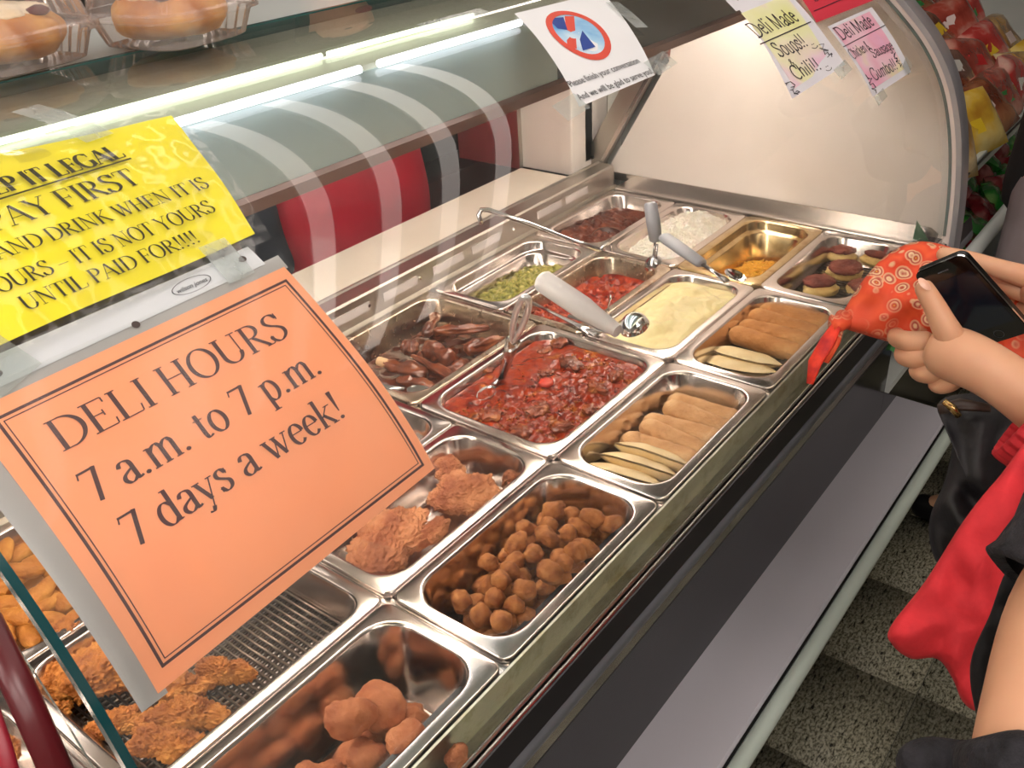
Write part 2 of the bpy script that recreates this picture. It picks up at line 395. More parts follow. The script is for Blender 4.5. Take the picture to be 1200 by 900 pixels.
# ------------------------------------------------------------------ pans
WP = .3352; YW = .177
def make_pan(name, x0, x1, y0, y1, depth, label, step=0, fl=.0135, group=None, mat=None, z=0, rc=.041):
    cx, cy = (x0+x1)/2, (y0+y1)/2
    root = empty(name, (cx, cy, z), label, 'pan', group)
    hx, hy = (x1-x0)/2, (y1-y0)/2
    spec = [(-.0005, -.0075, .014), (-.0008, -.0025, .014), (.0006, 0, .013), (.0025, .0007, .012), (fl-.004, .0004, rc+.003), (fl-.001, .0011, rc+.001), (fl+.0015, .0004, rc), (fl+.003, -.003, rc)]
    if step: spec += [(fl+.004, -step+.003, rc), (fl+.006, -step, rc), (fl+.0105, -step-.001, rc-.002), (fl+.013, -step-.004, rc-.003)]
    e = spec[-1][0]
    spec += [(e+.012, -depth+.018, rc-.006), (e+.0145, -depth+.008, rc-.01), (e+.02, -depth+.002, rc-.014), (e+.03, -depth, rc-.02)]
    L = [rrect(-hx+i, hx-i, -hy+i, hy-i, max(r, .008), zz) for i, zz, r in spec]
    m = MB(); m.loops(L, False, True); m.build('pan_shell', mat or STP, root, smooth=True, auto=50)
    root['floor'] = z-depth
    def inner(lev):  # rounded rect of the opening at level lev
        k = e if not step or lev < -step else fl+.003
        return (x0+k+.004, x1-k-.004, y0+k+.004, y1-k-.004)
    return root, inner
g = .0035
def cell(row, y0, y1): return (row*WP+g, (row+1)*WP-g, y0+.001, y1-.001)
PAN = {}
def pan(key, row, a, b_, depth, label, **k):
    x0, x1, y0, y1 = cell(row, a*YW, b_*YW)
    PAN[key] = make_pan('food_pan', x0, x1, y0, y1, depth, label, **k)
    return PAN[key]
BR = steel('stained pan steel', '#c9b8a4', .24, (5, 5, 5), dirt='#8a5a38')
YL = steel('yellowed pan steel', '#d3b98a', .22, (5, 5, 5), dirt='#a87f3c')
pan('chili', 3, 3, 4, .09, 'steel pan of brown chili in the far left corner of the table')
pan('rice', 3, 2, 3, .08, 'steel pan of white rice between the chili and the shredded cheese')
pan('cheese', 3, 1, 2, .10, 'yellowed steel pan holding the last shredded yellow cheese', step=.02, mat=YL)
pan('biscuit', 3, 0, 1, .06, 'steel pan with perforated rack under sausage topped biscuits')
pan('bean', 2, 3, 4, .085, 'steel pan of chopped green beans beside the rear rail', step=.02)
pan('redbean', 2, 2, 3, .09, 'steel pan of red beans between green beans and mashed potato', mat=BR)
pan('mash', 2, 1, 2, .08, 'steel pan filled to the rim with mashed potato')
pan('rollf', 2, 0, 1, .06, 'steel pan of egg rolls next to the biscuit pan')
pan('wing', 1, 2.5, 4, .085, 'large steel pan of brown braised turkey wings', mat=BR)
pan('stew', 1, 1, 2.5, .07, 'large steel pan full of red sausage stew')
pan('rolln', 1, 0, 1, .07, 'steel pan with a row of pale egg rolls and turnovers', mat=None)
pan('okra', 0, 0, 1, .10, 'deep steel pan half full of small breaded okra')
pan('chick', 0, 1, 2, .075, 'steel pan of battered chicken steaks beside the okra')
pan('strip', 0, 2, 3, .07, 'steel pan of fried strips half hidden by the orange sign')
pan('emptyr', 0, 3, 4, .07, 'steel pan behind the orange sign next to the rear rail')
pan('nug', -1, 0, 1, .11, 'deep steel pan of large breaded nuggets nearest the front')
pan('mesh', -1, 1, 2.5, .05, 'wide steel pan with wire mesh rack under crispy fried chicken', rc=.03)
pan('tender', -1, 2.5, 4, .06, 'steel pan of golden potato wedges at the left edge')
pan('left', -2, 0, 1, .09, 'empty steel pan at the lower left under the second glass')
pan('left', -2, 1, 2.5, .06, 'steel pan of fried chicken at the left edge under the second glass')
pan('left', -2, 2.5, 4, .06, 'steel pan by the rear rail at the left edge')

def surface(key, lev, fn, mat, name, label, cat, nx=70, ny=46, kind='stuff', edge=0, drop=0.0, col=None):
    root, inner = PAN[key]; x0, x1, y0, y1 = inner(lev)
    hx, hy = (x1-x0)/2, (y1-y0)/2; m = MB(); rc = .028
    P_ = []
    for j in range(ny+1):
        row = []
        for i in range(nx+1):
            u, v = -1+2*i/nx, -1+2*j/ny
            x, y = u*hx, v*hy
            ax, ay = abs(x)-(hx-rc), abs(y)-(hy-rc)
            if ax > 0 and ay > 0:
                mm = max(ax, ay); d = math.hypot(ax, ay); kx = mm/d
                x = math.copysign(hx-rc+ax*kx, x); y = math.copysign(hy-rc+ay*kx, y)
            ed = 1-max(abs(u), abs(v))
            z = lev + fn(x, y, u, v)*min(1, ed*7+edge) - drop*max(0, 1-ed*9)
            row.append((x, y, z))
        P_.append(row)
    m.loops(P_, ring=False)
    o = m.build(name, mat, None, smooth=True); o.location = root.location
    return tag(o, label, cat, kind=kind)
def fr(x, y, f, seed=0, o=4): return noise.fractal(Vector((x*f, y*f, seed)), 1, 2, o)
# wet stews
def wet(name, stops, scale, rough=.2, bs=.5, bscale=60, bdist=.004):
    return noisy(name, stops, scale, rough, detail=6, bs=bs, bscale=bscale, bdist=bdist, coat=.12, spec=.3)
STEW = wet('red stew', [(.25, '#3c0a03'), (.42, '#741d05'), (.52, '#8c2d07'), (.6, '#752408'), (.68, '#9a5214'), (.8, '#4c180a')], 38)
surface('stew', -.012, lambda x, y, u, v: .006*fr(x, y, 55, 3)*max(0, min(1, .5+.9*(u*-.3-v*.7+.2))) + .004*fr(x, y, 25, 1), STEW, 'red_stew', 'glossy red meat stew filling the large pan', 'stew', 140, 120)
CHILI = wet('brown chili', [(.3, '#40190f'), (.5, '#64301f'), (.7, '#7f4a35')], 30, .35)
surface('chili', -.030, lambda x, y, u, v: .008*fr(x, y, 60, 7)+.012*(v-u), CHILI, 'brown_chili', 'brown ground meat chili in the far corner pan', 'chili', 90, 50)
RB = wet('red bean sauce', [(.3, '#5a0e06'), (.48, '#8d2410'), (.6, '#a53c16'), (.75, '#6d190b')], 45, .25)
surface('redbean', -.032, lambda x, y, u, v: .007*fr(x, y, 75, 5)-.008*u, RB, 'red_bean_stew', 'orange red bean stew in the middle pan', 'stew', 90, 50)
GRAVY = wet('brown gravy', [(.3, '#33130a'), (.55, '#552513'), (.8, '#6d3820')], 25, .15)
surface('wing', -.055, lambda x, y, u, v: .004*fr(x, y, 40, 2), GRAVY, 'brown_gravy', 'brown gravy under the turkey wings', 'gravy', 60, 60)
MASH = noisy('mashed potato', [(.3, '#dccb92'), (.7, '#e8dba8')], 14, .5, bs=.25, bscale=60, sss=.1)
def mashf(x, y, u, v):
    r = math.hypot(x*1.0+.02, y-.01)
    return .020*math.exp(-(u*u*1.6+v*v*1.3)) + .004*math.sin(10*u+5*v+3*fr(x, y, 9, 2)) * (1-abs(v)) + .006*fr(x, y, 18, 9) + .0015*fr(x, y, 80, 4)
surface('mash', -.012, mashf, MASH, 'mashed_potato', 'creamy pale yellow mashed potato heaped to the pan rim', 'mashed potato', 110, 70)

def pile_mesh(key, lev, fn, n, mk, mat, name, label, cat, under=None, seed=1, thick=.006):
    """loose small food: a heaped bed plus thousands of small pieces joined"""
    rnd = random.Random(seed); root, inner = PAN[key]; x0, x1, y0, y1 = inner(lev-.02)
    hx, hy = (x1-x0)/2, (y1-y0)/2; m = MB()
    for _ in range(n):
        u, v = rnd.uniform(-.97, .97), rnd.uniform(-.97, .97)
        if abs(u) > .8 and abs(v) > .7 and (abs(u)-.8)**2*20+(abs(v)-.7)**2*9 > 1: continue
        h = fn(u, v)
        if h is None: continue
        mk(m, Vector((u*hx, v*hy, h+rnd.uniform(-thick, thick*.4))), rnd)
    o = m.build(name, mat, None, smooth=True); o.location = root.location
    return tag(o, label, cat, kind='stuff')
def grain(m, c, r):
    d = Vector((r.uniform(-1, 1), r.uniform(-1, 1), r.uniform(-.5, .5))).normalized()*.0035
    a = d.cross(Vector((0, 0, 1))).normalized()*.0013; b_ = a.cross(d).normalized()*.0013
    m.add([c-d, c+a, c+b_, c-a, c-b_, c+d], [(0, 2, 1), (0, 3, 2), (0, 4, 3), (0, 1, 4), (5, 1, 2), (5, 2, 3), (5, 3, 4), (5, 4, 1)])
def bedfn(fn): return lambda x, y, u, v: 0
RICE = noisy('rice white', [(.3, '#f3ead9'), (.7, '#fffaf0')], 60, .55, sss=.15)
def riceh(u, v): return -.026+.048*math.exp(-((u-.35)**2*2.2+(v+.1)**2*1.2)) + .012*noise.noise(Vector((u*5, v*5, 3)))
def bed(key, fn, mat, name, label, cat):
    root, inner = PAN[key]
    return surface(key, -.06, lambda x, y, u, v: fn(u, v)+.06-.002, mat, name, label, cat, 60, 40, edge=1)
pb = bed('rice', riceh, RICE, 'rice_bed', 'bed of cooked white rice in the far pan', 'rice')
pile_mesh('rice', -.02, riceh, 7000, grain, RICE, 'white_rice', 'fluffy white rice heaped in the far pan', 'rice')
CHEESE = noisy('cheese yellow', [(.3, '#eda21c'), (.7, '#f7c04a')], 60, .5, sss=.1)
def shred(m, c, r):
    a = r.uniform(0, 6.28); d = Vector((math.cos(a), math.sin(a), r.uniform(-.3, .3)))*r.uniform(.006, .013)
    m.tube([c-d, c+d*.2+Vector((0, 0, .001)), c+d], .0013, 4)
def cheeseh(u, v):
    d = (u-.0)**2+(v+.15)**2*1.2
    return -.080+.026*math.exp(-d*1.6) if True else None
pile_mesh('cheese', -.07, lambda u, v: cheeseh(u, v) if (u < .75 and v < .75) else None, 2300, shred, CHEESE, 'shredded_cheese', 'little shredded yellow cheese on the pan floor', 'cheese', seed=4, thick=.008)
BEANS = noisy('green bean', [(.3, '#66682a'), (.5, '#94903f'), (.68, '#b8a964')], 90, .45)
def bean(m, c, r):
    a = r.uniform(0, 6.28); L = r.uniform(.009, .016); d = Vector((math.cos(a), math.sin(a), r.uniform(-.5, .5)))*L
    m.tube([c-d, c-d*.85, c+d*.85, c+d], [.002, .0052, .0052, .002], 6)
def beanh(u, v): return -.068+.045*math.exp(-((u-.1)**2*.9+(v+.25)**2*.9))+.006*noise.noise(Vector((u*3, v*3, 1)))
bed('bean', beanh, BEANS, 'bean_bed', 'bed of cooked green beans', 'green beans')
pile_mesh('bean', -.05, beanh, 800, bean, BEANS, 'green_beans', 'chopped green beans heaped in the rear pan', 'green beans', seed=6)
def rbean(m, c, r):
    d = Vector((r.uniform(-1, 1), r.uniform(-1, 1), .2)).normalized()*.0045
    m.tube([c-d, c-d*.6, c+d*.6, c+d], [.001, .0036, .0036, .001], 6)
RBN = wet('kidney bean', [(.3, '#6f1c0b'), (.6, '#a43a14'), (.8, '#bd5a22')], 70, .3)
pile_mesh('redbean', -.03, lambda u, v: -.034-.008*u+(.004*noise.noise(Vector((u*3, v*3, 1)))) if noise.noise(Vector((u*2.2, v*2.2, 8)))+.25-u*.2 > 0 else None, 700, rbean, RBN, 'red_beans', 'small red beans showing through the sauce', 'beans', seed=9, thick=.003)
def crumb(m, c, r):
    s = r.uniform(.002, .0045); vs = [c+Vector((r.uniform(-1, 1), r.uniform(-1, 1), r.uniform(-.7, .7))).normalized()*s for _ in range(6)]
    o = [c+Vector(q)*s*r.uniform(.7, 1.1) for q in ((-1, 0, 0), (0, 1, 0), (0, 0, .8), (0, -1, 0), (0, 0, -.8), (1, 0, 0))]
    m.add(o, [(0, 2, 1), (0, 3, 2), (0, 4, 3), (0, 1, 4), (5, 1, 2), (5, 2, 3), (5, 3, 4), (5, 4, 1)])
CH1 = wet('chili crumb', [(.3, '#4a1e13'), (.6, '#6b3424'), (.8, '#835039')], 60, .4)
pile_mesh('chili', -.03, lambda u, v: -.031+.011*(v-u)*.9, 700, crumb, CH1, 'chili_meat', 'crumbled brown meat in the chili', 'chili', seed=10, thick=.003)
SM = wet('stew meat', [(.3, '#531a0a'), (.5, '#843812'), (.65, '#a8601e'), (.8, '#632410')], 50, .25)
pile_mesh('stew', -.014, lambda u, v: -.013 if noise.noise(Vector((u*2.0, v*2.0, 4)))+.12-u*.25-v*.5 > 0 else None, 1900, crumb, SM, 'stew_meat', 'broken meat bits floating in the red stew', 'stew', seed=12, thick=.004)

# ------------------------------------------------------------------ individual foods
def drop_pile(rects, n, r, floor, seed, bias=None, jitter=.15):
    """rest n spheres of radius ~r in a box one by one; returns (pos, r)"""
    rnd = random.Random(seed); x0, x1, y0, y1 = rects; out = []
    for _ in range(n):
        rr = r*rnd.uniform(1-jitter, 1+jitter); best = None
        for _t in range(9):
            x = rnd.uniform(x0+rr, x1-rr); y = rnd.uniform(y0+rr, y1-rr)
            if bias and rnd.random() > bias(x, y): continue
            z = floor+rr
            for p, q in out:
                d2 = (p.x-x)**2+(p.y-y)**2; R_ = (rr+q)*.93
                if d2 < R_*R_: z = max(z, p.z+math.sqrt(R_*R_-d2))
            if best is None or z < best[0].z: best = (Vector((x, y, z)), rr)
        if best: out.append(best)
    return out
def crisp(name, c0, c1, c2, sc=30):
    return noisy(name, [(.3, c0), (.5, c1), (.7, c2)], sc, .7, detail=6, bs=.9, bscale=170, bdist=.003)
OKRA = crisp('okra crust', '#84461c', '#aa6830', '#c48448', 55)
protos = [blob('okra_piece', OKRA, tuple(q*.0125 for q in s), i+1, 3, .22, 1.3, .08, 2.5) for i, s in enumerate([(1.15, .95, .95), (1, 1, .9), (1.3, .9, .9), (1.05, 1.05, .85), (.95, .9, 1.0), (1.4, .95, .95)])]
_, inn = PAN['okra']; ox = inn(-.08)
first = True
for p, rr in drop_pile((ox[0]+.02, ox[1]-.012, ox[2]+.012, ox[3]-.012), 290, .0120, -.088, 3, lambda x, y: .12+.88*max(0, min(1, 1.3-((x-.195)/.15)**2-((y-.065)/.10)**2))):
    if p.z > -.012: continue
    o = link('breaded_okra', random.choice(protos)); o.location = p; o.scale = (rr*1.1/.0125,)*3; o.rotation_euler = (random.uniform(-.6, .6), random.uniform(-.6, .6), random.uniform(0, 6.28))
    tag(o, 'small brown breaded okra piece heaped in the deep front pan', 'okra', 'breaded okra in the deep front pan')
NUG = crisp('nugget crust', '#985030', '#bb7248', '#d08c60', 30)
protos = [blob('breaded_nugget', NUG, tuple(q*.02 for q in s), i+21, 4, .24, 1.1, .07, 3) for i, s in enumerate([(1.2, .9, .9), (1.05, 1.0, .85), (1.3, 1, .8)])]
_, inn = PAN['nug']; ox = inn(-.09)
for p, rr in drop_pile((ox[0]+.01, ox[1]-.035, ox[2]+.004, ox[3]-.03), 95, .0205, -.098, 5, lambda x, y: .12+.88*max(0, min(1, 1.3-((x+.115)/.12)**2-((y-.05)/.10)**2))):
    if p.z > -.020: continue
    o = link('breaded_nugget', random.choice(protos)); o.location = p; o.scale = (rr*1.07/.02,)*3; o.rotation_euler = (random.uniform(-.6, .6), random.uniform(-.6, .6), random.uniform(0, 6.28))
    tag(o, 'large round breaded nugget in the pan nearest the front', 'nugget', 'breaded nuggets in the nearest pan')
o = link('breaded_nugget', protos[0]); q = P(522, 893, .94); o.location = (q.x-.002, -.026, -.010); o.scale = (.6,)*3
tag(o, 'stray breaded nugget lying in the trough below the lip of the pans', 'nugget')

# crispy chicken
CRISP = crisp('crispy chicken crust', '#7c3c0e', '#a9651f', '#cb8d40', 26)
BATTER = crisp('batter crust', '#7a3f22', '#a5653f', '#c4875a', 24)
def chicken(name, loc, size, rot, seed, mat, label, cat='fried chicken', group=None, sub=6, fine=.13, ffreq=8, amp=.35, freq=1.3):
    o = link(name, blob(name, mat, size, seed, sub, amp, freq, fine, ffreq)); o.location = loc; o.rotation_euler = rot
    return tag(o, label, cat, group)
def W(u, v, z):
    d = rx*((u-600)/FPX)+dn*((v-450)/FPX)+fw; return CAMP+d*((z-CAMP.z)/d.z)
for (u, v, z, s, r, sd, lab) in [
    (128, 782, -.022, (.052, .034, .022), .3, 1, 'largest craggy fried chicken piece in the mesh rack pan'),
    (215, 838, -.022, (.043, .018, .019), -.35, 2, 'twisted fried chicken strip at the middle of the mesh rack'),
    (198, 872, -.024, (.040, .017, .015), -.5, 3, 'fried chicken strip nearest the front of the mesh rack'),
    (262, 785, -.022, (.034, .015, .014), -.45, 4, 'slim fried chicken tender lying alone on the mesh rack'),
    (205, 805, -.024, (.045, .018, .012), -.35, 5, 'flat fried chicken tender half hidden under the orange sign corner'),
    (65, 800, -.026, (.045, .024, .02), .2, 6, 'fried chicken piece seen behind the green glass edge'),
    (45, 850, -.030, (.04, .022, .018), .6, 7, 'dim fried chicken piece at the lower left behind the glass joint'),
    (95, 745, -.022, (.036, .026, .022), .1, 8, 'rounded fried chicken piece touching the back of the largest piece'),
    (140, 845, -.031, (.032, .017, .012), .1, 9, 'small fried chicken piece tucked under the largest piece')]:
    chicken('fried_chicken_piece', W(u, v, z), s, (.1, .1, r-.5), sd, CRISP, lab)
for (u, v, z, s, r, sd, lab) in [
    (455, 632, -.040, (.078, .046, .014), .15, 31, 'broad flat battered chicken steak in front of its pan'),
    (542, 578, -.030, (.052, .037, .014), -.7, 32, 'battered chicken steak resting on top toward the back'),
    (527, 548, -.026, (.021, .020, .012), .4, 33, 'small knob of batter standing above the chicken steaks'),
    (600, 562, -.042, (.018, .013, .014), .4, 34, 'small battered scrap against the far wall of the chicken steak pan'),
    (505, 625, -.044, (.03, .016, .011), -.1, 35, 'narrow battered strip between the two chicken steaks')]:
    chicken('chicken_steak', W(u, v, z), s, (.15, -.08, r), sd, BATTER, lab, 'fried chicken', fine=.10, ffreq=11)
WEDGE = crisp('wedge crust', '#8a4a14', '#b3742a', '#cf9646', 18)
for i in range(22):
    u, v = [(25, 640), (60, 660), (15, 670), (45, 690), (80, 672), (95, 690), (20, 715), (60, 720), (90, 655), (40, 625), (5, 640), (70, 640), (35, 735), (10, 700), (85, 720), (50, 650), (15, 610), (55, 700), (0, 730), (30, 660), (70, 700), (0, 680)][i]
    chicken('potato_wedge', W(u, v+8, -.032+.006*(i % 4)), (.030, .013, .011), (random.uniform(-.3, .3), random.uniform(-.3, .3), random.uniform(0, 3)), 50+i, WEDGE,
            'golden fried potato wedge in the pan at the left edge', 'potato wedge', 'potato wedges in the left pan', sub=3, fine=.03, amp=.25)
STRIPM = crisp('strip crust', '#a4603a', '#c98a62', '#dba582', 26)
for i, (u, v) in enumerate([(455, 478), (478, 487), (446, 492), (492, 492), (466, 498)]):
    chicken('fried_strip', W(u, v, -.018-.004*i), (.032, .008, .008), (.2, .1, random.uniform(0, 3)), 80+i, STRIPM, 'pale fried strip sticking out beside the right edge of the orange sign', 'fried strip', 'fried strips by the orange sign', sub=4, fine=.2, amp=.5, freq=2)

# wire mesh rack and perforated racks
def rack(key, z, pitch, r, label, mat, x_in=.02):
    root, inner = PAN[key]; x0, x1, y0, y1 = inner(z); x0 += x_in; x1 -= x_in; y0 += .012; y1 -= .012
    t = empty('wire_rack', ((x0+x1)/2, (y0+y1)/2, z), label, 'rack'); c = t.location
    n = int((y1-y0)/pitch)
    mx_ = MB().tube([(-(x1-x0)/2, 0, 0), ((x1-x0)/2, 0, 0)], r, 6).mesh('wire', mat)
    for j in range(n+1): o = link('wire', mx_, t); o.location = (0, y0+j*pitch-c.y, 0)
    n = int((x1-x0)/pitch)
    my_ = MB().tube([(0, -(y1-y0)/2, r*1.6), (0, (y1-y0)/2, r*1.6)], r, 6).mesh('wire', mat)
    for j in range(n+1): o = link('wire', my_, t); o.location = (x0+j*pitch-c.x, 0, 0)
WIRE = steel('greasy wire', '#6f6258', .35, (5, 5, 5), dirt='#3a2418')
rack('mesh', -.042, .0088, .0017, 'greasy wire mesh rack under the crispy chicken', WIRE, .01)
rack('biscuit', -.05, .0115, .002, 'wire rack under the sausage biscuits', WIRE)
rack('rollf', -.05, .0115, .002, 'wire rack under the egg rolls of the farther pan', WIRE)

# egg rolls and turnovers
ROLL1 = crisp('egg roll pale', '#b47f4c', '#d8a874', '#ebc698', 18)
ROLL2 = crisp('egg roll golden', '#a8682c', '#cc8f50', '#e0ad70', 18)
def roll_mesh(mat, L=.062, r=.0165, seed=0):
    m = MB(); Lp = []; K = 18; N = 22
    for i in range(K+1):
        x = -L+2*L*i/K; e = max(0, abs(i-K/2)/(K/2)-.8)/.2
        rr = r*(1-.45*e*e)*(1+.05*noise.noise(Vector((x*60, seed, 0))))
        ring = []
        for j in range(N):
            a = 2*math.pi*j/N; k = 1+.08*noise.noise(Vector((x*50, math.cos(a)*2+seed, math.sin(a)*2)))+.05*noise.noise(Vector((x*160, math.cos(a)*6+seed, math.sin(a)*6)))
            seam = .055 if (j in (4, 5, 6, 7) and x < L*.7) else 0
            ring.append((x, math.cos(a)*rr*k*1.08, math.sin(a)*rr*(k+seam)*(.92 if math.sin(a) < 0 else 1)))
        Lp.append(ring)
    m.loops(Lp, False, False)
    for side, ring in ((-1, Lp[0]), (1, Lp[-1])):
        in1 = [(x-side*.004, y*.6, z*.6) for x, y, z in ring]; in2 = [(x-side*.002, y*.25, z*.25) for x, y, z in ring]
        m.loops([ring, in1, in2] if side > 0 else [in2, in1, ring], side < 0, side > 0)
    return m.mesh('egg_roll', mat, True, 60)
def turn_mesh(mat, seed=0, L=.064, w=.042):
    m = MB(); top, bot = [], []
    N = 40; rings = 7
    for sgn in (1, -1):
        Lp = []
        for k in range(rings+1):
            t = k/rings; ring = []
            for i in range(N+1):
                a = math.pi*i/N
                rr = 1-t*.92
                x = math.cos(a)*L*rr; y = (math.sin(a)*w*rr - (w*.25)*(1-t))
                edge = 1 if k == 0 else 0
                cr = 1+(.03 if (i % 2 and k == 0) else 0)
                zz = sgn*(.0016 + .011*math.sin(min(1, t*1.6)*math.pi/2)) if k > 0 else sgn*.0014
                ring.append((x*cr, y*cr, zz + .001*noise.noise(Vector((x*40, y*40, seed)))))
            Lp.append(ring)
        m.loops(Lp if sgn > 0 else Lp[::-1], ring=True)
    return m.mesh('turnover', mat, True, 55)
EMP = noisy('turnover dough', [(.3, '#e6c78c'), (.6, '#f6e0b0'), (.8, '#fcebc6')], 22, .6, bs=.25, bscale=120)
r1 = [roll_mesh(ROLL1, seed=i) for i in range(3)]; r2 = [roll_mesh(ROLL2, seed=i+5) for i in range(3)]
tu = [turn_mesh(EMP, i) for i in range(2)]
ANG = math.radians(90)
# near pan: rolls lie across (long side toward the lip)
names = ['farthest', 'second farthest', 'middle', 'second nearest', 'nearest']
for i, (x, dy, z) in enumerate([(.610, .0, -.034), (.577, -.012, -.030), (.545, .004, -.036), (.513, -.006, -.034), (.480, .006, -.036)]):
    o = link('egg_roll', r1[i % 3]); o.location = (x, .082+dy, z); o.rotation_euler = (.1*i, .06*(-1)**i, math.radians(86+3*(i % 3)))
    tag(o, names[i]+' pale egg roll in the pan beside the red stew', 'egg roll', None)
for i, (x, dy, z, tl) in enumerate([(.450, .0, -.026, .8), (.422, .006, -.029, .75), (.392, .014, -.032, .7)]):
    o = link('turnover', tu[i % 2]); o.location = (x, .082+dy, z); o.rotation_euler = (tl, .03, math.radians(92+2*i))
    tag(o, ['pale crimped turnover leaning on the nearest egg roll', 'pale crimped turnover in the middle of the three', 'pale crimped turnover at the near end of its pan'][i], 'turnover')
# far pan
for i, (x, dy, z) in enumerate([(.950, -.005, -.016), (.917, .000, -.020), (.884, .004, -.024), (.851, .006, -.028)]):
    o = link('egg_roll', r2[i % 3]); o.location = (x, .084+dy, z); o.rotation_euler = (.2*i, .05*(-1)**i, math.radians(88+2*(i % 2))); o.scale = (1.05, 1.08, 1.08)
    tag(o, ['farthest', 'second farthest', 'second nearest', 'nearest'][i]+' golden egg roll in the pan beside the mashed potato', 'egg roll')
o = link('egg_roll', r2[1]); o.location = (.916, .084, -.036+.0); o.location.z = -.040; o.location.x = .933; o.rotation_euler = (0, 0, ANG); tag(o, 'golden egg roll underneath the others in the farther egg roll pan', 'egg roll')
for i, (x, z, tl) in enumerate([(.795, -.030, .35), (.770, -.036, .25)]):
    o = link('turnover', tu[i % 2]); o.location = (x, .10, z); o.rotation_euler = (tl, .05, math.radians(88+6*i))
    tag(o, ['flat turnover lying over another beside golden egg rolls', 'flat turnover underneath at the near end of the farther pan'][i], 'turnover')

# biscuits with sausage patties
BISC = noisy('biscuit crumb', [(.3, '#cfa55a'), (.6, '#e3c57f'), (.8, '#efd9a0')], 30, .7, bs=.5, bscale=90)
PATTY = crisp('sausage patty', '#5b2014', '#7d3322', '#94503a', 60)
for i, (u, v, zz) in enumerate([(962, 338, -.03), (1015, 340, -.03), (990, 318, -.025), (985, 297, -.03), (1030, 305, -.028)]):
    r = empty('sausage_biscuit', W(u, v, zz-.006), ['sausage patty on a biscuit alone at the near left of its pan', 'sausage biscuit nearest the patterned pouch', 'sausage biscuit in the middle of the heap', 'sausage biscuit at the back of the heap', 'sausage biscuit at the back right, beside the pan end'][i], 'biscuit', None, (random.uniform(-.1, .1), .05, i*1.3))
    link('biscuit_half', blob('biscuit_half', BISC, (.037, .034, .013), 90+i, 4, .15, 2.5, .04, 6), r)
    pt = link('patty', blob('patty', PATTY, (.033, .032, .008), 95+i, 4, .12, 3, .08, 7), r); pt.location = (.004*(-1)**i, .006, .013)

# braised wings in gravy
WING = noisy('braised meat', [(.3, '#421a0a'), (.5, '#703214'), (.7, '#8f5230')], 28, .28, detail=6, bs=.6, bscale=70, bdist=.003, coat=.5)
BONE = simple('bone', '#d9b48a', .5)
for i, (u0, v0, u1, v1, z, r0, r1_, lab) in enumerate([
    (498, 392, 517, 362, -.030, .013, .011, 'upright wing bone piece at the back of the wing pan'),
    (508, 388, 575, 384, -.024, .012, .009, 'long drumette lying toward the back right of the wing pan'),
    (482, 416, 535, 445, -.022, .005, .013, 'pointed wing tip lying across the front of the pile'),
    (450, 425, 500, 440, -.034, .012, .017, 'wing joint with a pale cut bone at the near left'),
    (500, 405, 530, 425, -.028, .020, .022, 'thick shiny wing joint in the middle of the pile'),
    (545, 410, 592, 396, -.032, .016, .010, 'wing piece running under the spoon toward the stew'),
    (470, 405, 490, 410, -.030, .013, .018, 'dark wing joint at the left of the pile'),
    (520, 440, 548, 425, -.040, .014, .015, 'wing chunk half sunk in gravy beside the stew rim'),
    (465, 445, 510, 455, -.044, .011, .014, 'wing chunk half sunk in gravy near the resting spoon')]):
    a, b_ = W(u0, v0, z), W(u1, v1, z-.006); c = (a+b_)/2; L = (b_-a).length/2
    m = MB(); K = 26; Lp = []; d = (b_-a).normalized(); up = Vector((0, 0, 1)); sd = d.cross(up).normalized(); up = sd.cross(d)
    for k in range(K+1):
        t = k/K; p = a.lerp(b_, t); rr = (r0*(1-t)+r1_*t)*(math.sin(math.pi*min(1, max(.06, t*1.0)))**.35 if 0 < t < 1 else .25)
        rr *= 1.15-.3*math.sin(math.pi*t)
        Lp.append([tuple(p-c+(sd*math.cos(q)+up*math.sin(q))*rr*(1+.5*noise.noise(Vector((t*4+i*9, math.cos(q)*1.3, math.sin(q)*1.3)))+.26*noise.noise(Vector((t*11+i*9, math.cos(q)*3, math.sin(q)*3)))+.1*noise.noise(Vector((t*25+i*9, math.cos(q)*7, math.sin(q)*7))))) for q in np.linspace(0, 2*math.pi, 27)[:-1]])
    m.loops(Lp, True, True)
    t_ = empty('turkey_wing', c, lab, 'turkey wing'); m.build('wing_meat', WING, t_, smooth=True)
    if i == 3:
        MB().tube([a-c-d*.012, a-c+d*.012], [.0085, .0085], 12).build('cut_bone', BONE, t_, smooth=True, auto=40)
